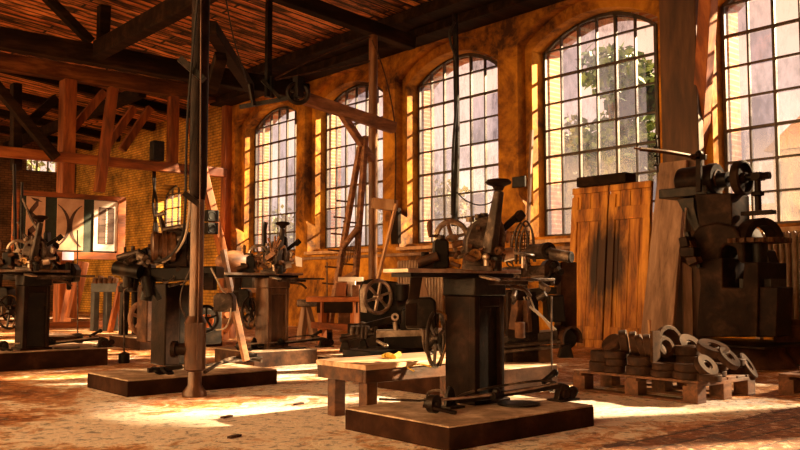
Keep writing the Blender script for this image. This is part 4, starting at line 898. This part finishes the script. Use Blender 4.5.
# ------------------------------------------------------------------ radiators
def radiator(y0, y1, z0, z1, x, label, step=.085):
    t = T('radiator', label, 'radiator', (x, (y0+y1)/2, 0)); n = int((y1-y0)/step)
    b = B()
    for i in range(n):
        y = y0+step*(i+.5)
        for dx in (-.05, .05): b.lathe((x+dx, y, z0), (0, 0, 1), [(.012, 0), (.033, .03), (.033, z1-z0-.03), (.012, z1-z0)], 10)
    b.obj('sections', 'radiator', t)
    b = B()
    for z in (z0+.06, z1-.06): b.cyl((x, y0, z), (x, y1, z), .035)
    b.obj('header_pipes', 'radiator', t)
    for y in (y0+.04, y1-.04):
        b = B(); b.rng((x-.05, y-.03, 0), (x+.05, y+.03, z0+.05)); b.obj('foot', 'radiator', t)
    return t
radiator(11.9, 13.3, .3, 1.5, 11.4, 'cream ribbed radiator under the third arched window')
radiator(19.2, 20.4, .3, 1.45, 11.4, 'cream ribbed radiator under the first arched window')
radiator(3.4, 5.72, .3, 1.72, 11.4, 'large cream ribbed radiator under the last window, behind the forging press')

# ------------------------------------------------------------------ drying rack: two leaning rails with pegs
D = 15.3
l0, l1, r0, r1 = P(327, 335, D-.1), P(360, 147, D+.3), P(351, 337, D-.1), P(365.5, 136, D+.3)
l0.z = r0.z = 0
t = T('peg_rack', 'tall tapering wooden rack with pegs, leaning before the second arched window', 'rack', (l0+r0)/2)
for n_, a, c in (('rail', l0, l1), ('rail', r0, r1)):
    b = B(); b.bar(a, c, .1, .09); b.obj(n_, 'wood_old', t, .008)
b = B(); b.bar(l1*.93+l0*.07, r1*.93+r0*.07, .06, .06); b.obj('top_bar', 'wood_old', t)
b = B(); k = .58; b.cyl(l0.lerp(l1, .47)-DH*.1, r0.lerp(r1, .55)-DH*.08, .055, n=14); b.obj('roller', 'wood_old', t)
b = B(); b.bar(l0.lerp(l1, .3)-DH*.08, r0.lerp(r1, .33)-DH*.08, .06, .07); b.obj('cross_bar', 'wood_old', t)
for i in range(7):
    k = .2+i*.085
    p = l0.lerp(l1, k); b = B(); b.cyl(p+RX*.05, p-RX*.26+V((0, 0, .03)), .016, n=8); b.obj('peg', 'iron_rust', t)
    p = r0.lerp(r1, k*.8); b = B(); b.cyl(p+RX*.02, p-RX*.3+V((0, 0, .03)), .016, n=8); b.obj('peg', 'iron_rust', t)
b = B()
for i in range(12):
    k = i/11; p = l0.lerp(l1, .44).lerp(r0.lerp(r1, .5), k)-DH*.12; b.tube([p, p+V((0, 0, -.08))-DH*.1, p+V((.02, 0, -.26))-DH*.12], .009, 5)
b.obj('wire_comb', 'iron_rust', t)

# ------------------------------------------------------------------ forging press
X = 10.25
O = V((X, 5.5, 0)); t = T('forging_press', 'massive dark forging press with motor drum and flywheel, in front of the last window', 'press', O)
q = lambda u, v, o=0: XP(u, v, X+o)
def slab(pts, x0, x1, name, mat, bev=.015, par=None):
    b = B(); b.prism([q(u, v, x0) for u, v in pts], (x1-x0, 0, 0)); return b.obj(name, mat, par or t, bev)
k0, k1 = q(692, 360), q(764, 360)
b = B(); b.lathe((X, 5.42, 0), (0, 0, 1), [(.72, 0), (.66, .06), (.58, .16), (.56, .26)], 36); b.obj('foundation', 'iron_rust', t, .02)
b = B(); b.rng((X-.7, 4.7, .26), (X+.65, 6.2, .29)); b.obj('base_flange', 'iron_brown', t, .006)
slab([(696, 337), (700, 285), (698, 262), (722, 258), (722, 288), (742, 288), (744, 262), (758, 262), (758, 288), (757, 337)], -.35, .4, 'lower_frame', 'press_iron')
slab([(757, 337), (758, 287), (778, 287), (776, 337)], -.3, .1, 'anvil_block', 'iron_brown')
slab([(690, 262), (690, 238), (698, 226), (716, 222), (734, 226), (744, 245), (744, 264), (738, 262), (735, 248), (726, 244), (720, 250), (720, 262)], -.3, .35, 'throat', 'press_iron', .03)
slab([(701, 240), (698, 222), (696, 205), (694, 194), (731, 193), (732, 226), (728, 240)], -.22, .25, 'neck', 'press_iron')
slab([(676, 199), (694, 197), (694, 207), (700, 228), (694, 232)], -.18, .15, 'bracket', 'iron', .01)
c0, c1 = q(681, 168), q(716, 178)
b = B(); ax = V((0, -1, 0)); cm = q(718, 178.5); L = .52
b.lathe(cm+V((0, L, 0)), ax, [(.02, -.07), (.12, -.05), (.185, 0), (.19, .04), (.19, L-.1), (.205, L-.1), (.205, L-.02), (.19, L), (.0, L)], 32); md = b.obj('motor_drum', 'iron_brown', t)
b = B(); b.ring(cm, ax, .12, .1, .03); b.lathe(cm, ax, [(.05, 0), (.05, .03), (.02, .05), (.0, .05)], 18); b.box(cm+V((0, -.01, 0)), (.18, .02, .03)); b.obj('end_boss', 'iron_rust', md)
b = B(); b.rng((X-.2, cm.y+.05, q(716, 194).z-.02), (X+.2, cm.y+.75, q(716, 189).z+.04)); b.obj('motor_foot', 'iron', t, .01)
b = B(); fc = q(742, 178); b.lathe(fc+V((0, .06, 0)), ax, [(.1, 0), (.21, 0), (.225, .01), (.225, .1), (.21, .11), (.19, .11), (.185, .06), (.07, .06), (.07, .12), (.0, .12)], 40); b.obj('flywheel', 'press_iron', t)
b = B(); b.cyl(fc+V((0, .35, 0)), fc-V((0, .22, 0)), .045); b.cyl(fc+V((0, .18, 0)), fc+V((0, .4, 0)), .1); b.obj('shaft', 'iron', t)
b = B(); nc = fc-V((0, .2, 0))
b.box(nc, (.1, .12, .1)); b.cyl(nc-V((.08, .02, 0)), nc+V((.1, -.02, 0)), .055, n=6); b.cyl(nc-V((0, .05, 0)), nc-V((0, .16, 0)), .05, n=6); b.obj('crank_nut', 'iron_brown', t)
b = B(); top = V((nc.x, nc.y, nc.z)); bot = V((nc.x, nc.y, q(757, 213).z)); b.cyl(top, bot, .04); b.lathe(bot+V((0, 0, .2)), (0, 0, 1), [(.02, 0), (.08, .02), (.08, .06), (.02, .08)], 8); b.box(bot+V((0, 0, .0)), (.12, .4, .05)); b.obj('push_rod', 'iron_brown', t)
b = B(); rc = V((nc.x, nc.y, q(757, 240).z)); b.loop(rc, (.75, -.65, 0), [(.33, -.07), (.33, .07), (.25, .07), (.25, -.07)], 26, math.pi, 2*math.pi) if False else b.loop(rc-V((0, 0, .02)), (-.4, -.92, 0), [(.29, -.1), (.29, .1), (.2, .1), (.2, -.1)], 26, 0, math.pi); ar = b.obj('arch_yoke', 'iron_brown', t)
b = B(); g = V((rc.x, rc.y+.02, q(757, 241).z-.03)); b.lathe(g, (0, 0, 1), [(.1, 0), (.33, 0), (.34, .01), (.34, .05), (.33, .06), (.1, .06)], 32)
for i in range(22): th = 2*math.pi*i/22; b.box(g+V((math.cos(th)*.36, math.sin(th)*.36, .03)), (.06, .05, .055), (0, 0, th))
b.obj('toothed_ring', 'iron_rust', t)
b = B(); b.cyl(g+V((0, 0, .0)), g-V((0, 0, .32)), .12, .1); b.cyl(g-V((0, 0, .3)), g-V((0, 0, .42)), .16); b.box(g-V((0.0, .05, .5)), (.4, .4, .12)); b.obj('die_holder', 'iron', t)
b = B(); b.prism([q(744, 262), q(748, 250), q(766, 250), q(770, 262), q(766, 286), q(748, 286)], (.25, 0, 0)); b.obj('die_block', 'iron_brown', t, .015)
# strap over the drum + long control rod
b = B(); s0, s1 = q(699, 192, -.3), q(699, 154, -.3); b.bar(s0, s1, .07, .05); b.bar(q(692, 157, -.3), q(706, 157, -.3), .05, .07); b.sph(q(699, 154, -.3), .05, n=12); st = b.obj('strap', 'iron_brown', t, .006)
b = B(); b.tube([q(696, 157, -.3), P(668, 152, 10.7), P(640, 149, 10.6)], .026); b.cyl(P(646, 150, 10.6), P(634, 148, 10.6), .014); b.obj('control_rod', 'iron_rust', st)
b = B(); bb = P(657, 150, 11.2)
b.tube([P(658, 172, 11.0), P(657, 150, 10.9), P(656, 135, 10.9)], .014)
for k in range(4): b.cyl(P(653.5, 138+9*k, 10.9), P(659, 138+9*k, 10.9), .012, n=8)
b.obj('hook_strip', 'iron', st)
# lever unit on the left side
b = B(); b.prism([q(679, 243, -.55), q(689, 240, -.55), q(697, 262, -.55), q(688, 266, -.55)], (.15, 0, 0)); b.obj('lever_plate', 'iron_rust', t, .01)
b = B(); b.prism([q(678, 238, -.6), q(686, 236, -.6), q(688, 246, -.6), q(680, 248, -.6)], (.22, 0, 0)); b.box(q(690, 252, -.55), (.16, .2, .12)); b.obj('valve_body', 'iron_brown', t, .01)
b = B(); b.bar(q(687, 232, -.42), q(700, 268, -.42), .05, .06); b.bar(q(689, 250, -.3), q(702, 246, -.15), .06, .06); b.obj('lever', 'iron', t, .006)
b = B(); b.tube([q(778, 300, .1), q(786, 318, .15), q(792, 338, .2)], .02); b.obj('stay', 'iron_rust', t)
b = B(); b.tube([q(686, 208, -.2), q(685, 225, -.3), q(684, 240, -.5)], .015); b.obj('pipe', 'steel', t)
# wheel leaning at the right edge
b = B(); c = P(797, 342, 10.6); b.ring(c, (-.6, -.75, .2), .28, .2, .07); b.cyl(c-V((-.6, -.75, .2))*.02, c+V((-.6, -.75, .2))*.02, .2); wd = one(b, 'round_casting', 'iron_rust', 'dark iron wheel leaning at the right edge of the picture beside the forging press', 'wheel')

# ------------------------------------------------------------------ pallets with iron discs
def pallet(x0, x1, y0, y1, label):
    h = .19; t = T('pallet', label, 'pallet', ((x0+x1)/2, (y0+y1)/2, 0))
    n = 6; w = (x1-x0)/n
    for i in range(n):
        b = B(); b.rng((x0+w*i+.012, y0, h-.022), (x0+w*(i+1)-.012, y1, h)); b.obj('deck_board', 'pallet', t, .003)
    for y in (y0, (y0+y1)/2-.05, y1-.1):
        b = B(); b.rng((x0, y, h-.05), (x1, y+.1, h-.022)); b.obj('stringer_board', 'pallet', t, .003)
    for x in (x0, (x0+x1)/2-.07, x1-.14):
        b = B(); b.rng((x, y0, 0), (x+.14, y1, .02)); b.obj('bottom_board', 'pallet', t, .003)
        for y in (y0, (y0+y1)/2-.07, y1-.14):
            b = B(); b.rng((x, y, .02), (x+.14, y+.14, h-.044)); b.obj('block', 'pallet', t, .004)
    return t
pallet(6.6, 7.6, 3.84, 5.14, 'wooden pallet loaded with rusty iron discs in front of the wooden doors')
pallet(7.75, 9.2, 2.5, 3.7, 'wooden pallet at the right edge of the picture, mostly empty')
def disc(c, ax, r, h, label, bore=.24, kind='disc'):
    r *= 1.14
    c = V(c); ax = V(ax).normalized()
    t = T('iron_disc', label, 'disc', c, 'iron discs on the pallet')
    b = B(); ri = r*bore; b.lathe(c, ax, [(r-.008, 0), (r, .008), (r, h-.008), (r-.008, h), (r*.72, h), (r*.7, h-.008), (ri+.01, h-.008), (ri, h), (ri, h-.02), (.001, h-.02)], 30)
    b.obj('body', 'disc', t)
    b = B(); b.ring(c+ax*(h-.004), ax, r*.95, max(r*.42, ri*1.05) if bore < .5 else ri*1.05, .01); b.obj('rim_face', 'disc_face', t)
    return t
PZ = .19
def stack(u, v, n, r, h, names, at=None):
    c = V((*at, PZ)) if at else F(u, v, PZ)+DH*r*.6
    c.x = max(c.x, 6.62+r*1.14)
    for i in range(n): disc(c+V(((i % 2)*.012, -(i % 2)*.008, i*(h+.001))), (0, 0, 1), r, h, names[i])
stack(600, 372, 2, .105, .095, ['lower disc of the stack at the left corner of the pallet', 'upper disc of the stack at the left corner of the pallet'])
stack(616, 373, 3, .085, .065, ['bottom disc of the narrow triple stack, second from the left pallet corner', 'middle disc of the narrow triple stack, second from the left pallet corner', 'top disc of the narrow triple stack, second from the left pallet corner'])
stack(634, 376, 2, .105, .082, ['lower disc of the third stack from the left pallet corner', 'upper disc of the third stack from the left pallet corner'])
stack(653, 379, 2, .1, .06, ['lower disc of the fourth stack along the front pallet edge', 'upper disc of the fourth stack along the front pallet edge'])
stack(673, 382, 2, .115, .065, ['lower disc of the fifth stack along the front pallet edge', 'upper disc of the fifth stack along the front pallet edge'])
stack(689, 385, 1, .09, .06, ['single low flat disc at the near corner of the pallet, beside a tilted one'])
stack(698, 378, 2, .105, .055, ['lower disc of the short stack behind the tilted disc at the near pallet corner', 'upper disc of the short stack behind the tilted disc at the near pallet corner'], (7.1, 3.98))
stack(680, 371, 3, .105, .085, ['bottom disc of the tall stack in the middle of the pallet', 'middle disc of the tall stack in the middle of the pallet', 'top disc of the tall stack in the middle of the pallet'], (7.1, 4.22))
stack(722, 376, 2, .08, .07, ['lower disc of the small pair near the right pallet edge', 'upper disc of the small pair near the right pallet edge'], (7.46, 3.97))
stack(660, 371, 2, .1, .08, ['lower disc of the second row behind the fourth front stack', 'upper disc of the second row behind the fourth front stack'], (7.1, 4.48))
stack(712, 371, 2, .11, .075, ['lower disc under the big tilted disc at the back right of the pallet', 'upper disc under the big tilted disc at the back right of the pallet'], (7.34, 4.12))
stack(640, 366, 2, .1, .085, ['lower disc of the back row under the standing rolls', 'upper disc of the back row under the standing rolls'], (7.12, 4.74))
stack(616, 366, 2, .1, .09, ['lower disc at the back left under the standing rolls', 'upper disc at the back left under the standing rolls'], (7.14, 5.0))
stack(690, 371, 2, .1, .07, ['lower disc of the low pair behind the tall middle stack', 'upper disc of the low pair behind the tall middle stack'], (7.36, 4.38))
stack(700, 364, 3, .1, .07, ['bottom disc of the rear stack below the big tilted disc', 'middle disc of the rear stack below the big tilted disc', 'top disc of the rear stack below the big tilted disc'], (7.36, 4.64))
# standing and tilted ones
def st(u, v, D, ax, r, h, label, bore=.24):
    ax = V(ax).normalized(); disc(P(u, v, D)-ax*h/2, ax, r, h, label, bore)
ra = RX*.9-DH*.3+V((0, 0, .12))
st(612, 343.5, 8.15, RX*.5+DH*.3+V((0, 0, -.5)), .09, .06, 'dark disc leaning at the left end of the row of standing rolls')
st(624, 342, 8.05, ra, .1, .075, 'first upright disc in the standing row, left end', .3)
st(634, 343, 7.95, ra, .095, .07, 'second upright disc in the standing row', .3)
st(641, 346, 7.85, ra+V((0, 0, .2)), .095, .065, 'third upright disc in the standing row, tilted against its neighbours', .3)
st(648, 346, 7.75, ra, .095, .07, 'fourth upright disc in the standing row, right end', .3)
b = B(); p = P(655, 342, 7.65); b.bar(p+V((0, 0, -.18)), p+V((.0, 0, .1)), .03, .12); one(b, 'flat_bar', 'disc_face', 'bright narrow flat bar standing upright beside the row of rolls', 'bar', bev=.004)
st(669, 340, 7.95, -DH*.9+RX*.35+V((0, 0, .25)), .12, .06, 'large upright ring facing the camera behind the tall stack', .7)
st(665, 347, 7.75, -DH*.8+RX*.4+V((0, 0, .3)), .085, .05, 'smaller ring leaning in front of the large upright ring', .6)
st(690, 346.5, 7.9, -DH*.6+RX*.3+V((0, 0, .6)), .115, .06, 'dark tilted disc between the large ring and the big tilted disc')
st(713, 349, 7.55, -DH*.35+RX*.15+V((0, 0, .9)), .125, .07, 'big disc lying tilted on top at the back right of the pallet')
st(728, 358.5, 7.45, -DH*.55+RX*.5+V((0, 0, .7)), .1, .055, 'disc with pale face leaning below the big tilted disc')
st(706, 366.5, 7.25, -DH*.7+RX*.45+V((0, 0, .65)), .095, .06, 'tilted disc with pale face at the near corner of the pallet')
st(746, 367, 7.85, -DH*.5+RX*.75+V((0, 0, .55)), .115, .075, 'steeply tilted disc with pale face at the right edge of the pallet')
b = B(); b.tube([P(650, 332, 9.5), P(651, 321, 9.6), P(657, 325, 9.6)], .012) if False else b.bar(V((*P(652, 336, 9.2).xy, 0)), P(649, 320, 9.2), .025, .025); one(b, 'thin_stake', 'wood_pale', 'thin pale stake standing behind the pallet', 'stake')
b = B(); b.rng((8.0, 3.45, .19), (8.25, 3.62, .24)); one(b, 'plank_offcut', 'pallet', 'small reddish plank offcut on the right-edge pallet', 'plank', bev=.004)
b = B(); b.rng((8.55, 3.3, .19), (9.0, 3.62, .35)); one(b, 'wooden_crate', 'timber', 'reddish wooden crate end at the right edge of the picture', 'crate', bev=.006)
b = B(); b.rng((7.8, 2.6, .19), (8.3, 3.4, .225)); one(b, 'plank', 'timber_dark', 'dark plank lying on the right-edge pallet', 'plank', bev=.004)

# ------------------------------------------------------------------ things between the brick wall and the column machine
q = lambda u, v, o=0: P(u, v, 15.5+o)
O = q(246, 338); O.z = 0; t = T('workbench', 'wooden workbench with diagonal braces between the brick wall and the column machine', 'workbench', O)
a0, a1 = q(222, 288), q(262, 288); wv = V((a1.x-a0.x, a1.y-a0.y, 0))
b = B(); b.prism([a0, a0+wv, a0+wv+DH*.8, a0+DH*.8], (0, 0, -.09)); b.obj('top', 'wood_old', t, .01)
for k in (.06, .94):
    for d in (.06, .7):
        c = a0+wv*k+DH*d; b = B(); b.bar((c.x, c.y, 0), (c.x, c.y, a0.z-.09), .12, .12); b.obj('leg', 'timber', t, .008)
b = B(); b.bar(V((*(a0+wv*.1).xy, .15)), V((*(a0+wv*.6).xy, a0.z-.1)), .1, .08); b.obj('brace', 'timber', t, .006)
b = B(); b.bar(V((*a0.xy, .35)), V((*(a0+wv).xy, .35)), .1, .1); b.obj('stretcher', 'wood_old', t)
small_box(224, 272, 240, 288, 15.7, .4, 'tool_chest', 'iron_rust', 'brown tool chest on the braced workbench', 'chest')
small_box(241, 276, 252, 288, 15.8, .35, 'dark_tin', 'iron', 'dark tin on the braced workbench beside the tool chest', 'tin')
small_box(252, 281, 259, 288, 15.7, .3, 'grey_case', 'iron_grey', 'low grey case at the right end of the braced workbench', 'case')
b = B(); b.sph(P(234, 262, 16.4), .3, (1.3, .8, .75)); one(b, 'covered_bundle', 'wood_old', 'rounded brownish bundle behind the tool chest', 'bundle')
t2 = V((*P(244, 330, 12.2).xy, 0))
b = B(); b.bar(t2, P(223, 250, 12.4), .11, .05); one(b, 'leaning_plank', 'bench_dark', 'dark brown plank leaning right of the pipe post before the braced workbench', 'plank', bev=.006)
# far grey table with orange trestle
q = lambda u, v, o=0: P(u, v, 18.6+o)
O = q(108, 330); O.z = 0; t = T('steel_table', 'blue-grey steel table far back below the display board', 'table', O)
a0, a1 = q(91, 283), q(119, 283); wv = V((a1.x-a0.x, a1.y-a0.y, 0))
b = B(); b.prism([a0, a0+wv, a0+wv+DH*.7, a0+DH*.7], (0, 0, -.2)); b.obj('top', 'blue_steel', t, .01)
for k in (.1, .55, .95):
    c = a0+wv*k+DH*.1; b = B(); b.bar((c.x, c.y, 0), (c.x, c.y, a0.z-.2), .2, .12); b.obj('leg', 'blue_steel', t, .01)
b = B()
for i in range(5): b.cyl(q(95+5*i, 283), q(96+5*i, 278-(i % 2)*2), .06, n=10)
one(b, 'small_castings', 'iron_rust', 'cluster of small castings on the blue-grey steel table', 'castings')
q = lambda u, v, o=0: P(u, v, 18.0+o)
O = q(119, 322); O.z = 0; t = T('wooden_trestle', 'orange wooden trestle beside the blue-grey steel table', 'trestle', O)
for ua, ub in ((121, 110), (121, 122)):
    b = B(); b.bar(q(ua, 283), V((*q(ub, 325).xy, 0)), .12, .1); b.obj('leg', 'timber', t, .008)
b = B(); b.bar(q(119, 285), q(123, 285), .12, .12); b.obj('head', 'timber', t)

# small metal scraps on the near floor
rr = random.Random(11)
for i, (u, v, l) in enumerate(((236, 438, 'dark metal scrap on the floor left of the nearest plinth'), (300, 405, 'small scrap on the floor midway between pipe post and low bench'), (228, 418, 'flat scrap on the floor in front of the pipe post'))):
    p = F(u, v); b = B(); b.bar(p+V((-.05, 0, .008)), p+V((.05, .04, .008)), .035, .014); one(b, 'metal_scrap', 'iron_rust', l, 'scrap', 'metal scraps on the floor')

# ------------------------------------------------------------------ outdoors: trees and a house across the yard
def tree(c, h, r, mat, n, label, seed, trunk=.25):
    c = V(c); rr = random.Random(seed); t = T('tree', label, 'tree', c)
    b = B(); b.lathe(c, (0, 0, 1), [(trunk, 0), (trunk*.7, h*.35), (trunk*.25, h*.85)], 10)
    cl = []
    for i in range(14):
        th = rr.uniform(0, 6.28); k = rr.uniform(.2, 1); zz = h*(.42+.5*rr.random()); rad = r*.8*math.sin(math.pi*min(1, max(.12, (zz/h-.3)/.75)))*k
        e = c+V((math.cos(th)*rad, math.sin(th)*rad, zz)); cl.append(e)
        b.tube([c+V((0, 0, zz*.6)), (c+V((0, 0, zz*.7))+e)/2, e], trunk*.18, 5, 2)
    b.obj('trunk', 'bark', t)
    b = B()
    for i in range(n):
        e = rr.choice(cl); d = V((rr.gauss(0, 1), rr.gauss(0, 1), rr.gauss(0, .8))).normalized()*(r*.42*rr.random()**.5)
        p = e+d; s = rr.uniform(.12, .24); x = V((rr.uniform(-1, 1), rr.uniform(-1, 1), rr.uniform(-1, 1))).normalized(); y = x.cross(V((rr.uniform(-1, 1), rr.uniform(-1, 1), rr.uniform(-1, 1)))).normalized()
        b.bm.faces.new([b.bm.verts.new(p+x*s), b.bm.verts.new(p+y*s*.6), b.bm.verts.new(p-x*s), b.bm.verts.new(p-y*s*.6)])
    me_ = b.obj('foliage', mat, t)
tree((24.5, 17.2, -.1), 9.6, 2.3, 'leaf', 3600, 'green leafy tree seen through the fourth arched window', 4)
tree((26, 20.4, -.1), 8.2, 1.5, 'leaf2', 1200, 'smaller yellow-green tree at the left of the leafy one outside the fourth window', 9)
tree((30, 33, -.1), 6.2, 3.4, 'leaf2', 2200, 'pale green tree seen through the third arched window', 5)
tree((30, 47, -.1), 5.2, 4, 'leaf2', 2200, 'pale green tree seen through the second arched window', 6)
tree((32, 64, -.1), 5.4, 4.2, 'leaf2', 2200, 'pale green tree seen through the first arched window', 8)
tree((13.5, 44, -.1), 9.5, 3.0, 'leaf2', 1500, 'pale green tree glimpsed through the small window in the end wall', 12)
def house(x0, x1, y0, y1, h, rh, label, wins, wallmat='render'):
    t = T('house', label, 'building', ((x0+x1)/2, (y0+y1)/2, -.1))
    b = B(); b.rng((x0, y0, -.1), (x1, y1, h)); b.obj('walls', wallmat, t)
    b = B(); xm = (x0+x1)/2; b.prism([(x0-.4, y0-.3, h), (x1+.4, y0-.3, h), (xm, y0-.3, h+rh)], (0, y1-y0+.6, 0)); b.obj('roof', 'roof_tile', t)
    for k in range(wins):
        y = y0+(y1-y0)*(k+.5)/wins
        for z in (.9, 3.1, 5.3):
            if z+1.5 > h: continue
            b = B(); b.rng((x0-.06, y-.6, z), (x0+.02, y+.6, z+1.45)); f = b.obj('window', 'pane_dark', t)
            b = B(); b.rng((x0-.09, y-.03, z), (x0-.05, y+.03, z+1.45)); b.rng((x0-.09, y-.6, z+.7), (x0-.05, y+.6, z+.76)); b.obj('bars', 'render', f)
house(40, 50, -6, 19, 7.4, 3.0, 'pale house with orange tiled roof across the yard, seen through the last window', 7)
house(42, 52, 22, 46, 3.6, 2.0, 'long low pale building behind the trees across the yard', 6)
b = B(); b.rng((37.6, 14, -.1), (38.4, 90, 2.6)); one(b, 'hedge', 'hedge', 'long clipped hedge across the yard behind the trees', 'hedge')
SKY = .74; SKYW = 4.9; SUNS = 34.0; SUND = (-.79, .36, -.46); EXPO = 1.2

# ------------------------------------------------------------------ light and camera
w = bpy.data.worlds.new('sky'); SC.world = w; w.use_nodes = True
n = w.node_tree; n.nodes.clear()
tc = n.nodes.new('ShaderNodeTexCoord'); sx = n.nodes.new('ShaderNodeSeparateXYZ'); n.links.new(tc.outputs['Generated'], sx.inputs[0])
col = ramp(n.nodes, n.links, sx.outputs['Z'], [(0.0, (1.0, .86, .80)), (.1, (1.0, .74, .62)), (.3, (1.0, .60, .42)), (1.0, (.95, .55, .4))])
wf = n.nodes.new('ShaderNodeMapRange'); n.links.new(sx.outputs['X'], wf.inputs[0]); wf.inputs[1].default_value = .35; wf.inputs[2].default_value = -.2
wm = n.nodes.new('ShaderNodeMix'); wm.data_type = 'RGBA'; n.links.new(wf.outputs[0], wm.inputs[0]); n.links.new(col, wm.inputs[6]); wm.inputs[7].default_value = (1.0, .54, .21, 1)   # amber fill light added on the unseen west side
bg = n.nodes.new('ShaderNodeBackground'); n.links.new(wm.outputs[2], bg.inputs[0])
mr = n.nodes.new('ShaderNodeMapRange'); n.links.new(sx.outputs['X'], mr.inputs[0])   # west half of the sky raised as added fill for the hall
mr.inputs[1].default_value = .15; mr.inputs[2].default_value = -.6; mr.inputs[3].default_value = SKY; mr.inputs[4].default_value = SKYW
n.links.new(mr.outputs[0], bg.inputs[1])
o = n.nodes.new('ShaderNodeOutputWorld'); n.links.new(bg.outputs[0], o.inputs[0])
def sun(d, s, c, ang):
    l = bpy.data.lights.new('sun', 'SUN'); l.energy = s; l.color = c; l.angle = math.radians(ang)
    ob = bpy.data.objects.new('sun', l); COL.objects.link(ob); ob.rotation_euler = V(d).to_track_quat('-Z', 'Y').to_euler(); ob.location = (30, -20, 30)
sun(SUND, SUNS, (1.0, .72, .38), 2.0)
def portal(c, sx_, sy_, d):
    l = bpy.data.lights.new('sky_portal', 'AREA'); l.shape = 'RECTANGLE'; l.size = sx_; l.size_y = sy_; l.cycles.is_portal = True
    ob = bpy.data.objects.new('sky_portal', l); COL.objects.link(ob); ob.location = c; ob.rotation_euler = V(d).to_track_quat('-Z', 'Y').to_euler()
for c in WC: portal((12.9, c, 3.8), 2.4, 4.2, (-1, 0, 0))
portal((-7.5, 10, 3.7), 29, 6, (1, 0, 0))
cam = bpy.data.cameras.new('camera'); co = bpy.data.objects.new('camera', cam); COL.objects.link(co)
cam.sensor_width = 36; cam.lens = 850/800*36; cam.clip_end = 400; cam.clip_start = .05
m3 = Matrix((RX, UPV, -FW)).transposed()
co.matrix_world = Matrix.Translation(EYE) @ m3.to_4x4()
SC.camera = co
SC.view_settings.view_transform = 'Standard'; SC.view_settings.look = 'None'; SC.view_settings.gamma = 1; SC.view_settings.use_curve_mapping = False
SC.view_settings.exposure = EXPO
SC.cycles.use_denoising = True
SC.cycles.max_bounces = 10; SC.cycles.diffuse_bounces = 5; SC.cycles.transparent_max_bounces = 12
SC.cycles.sample_clamp_indirect = 6
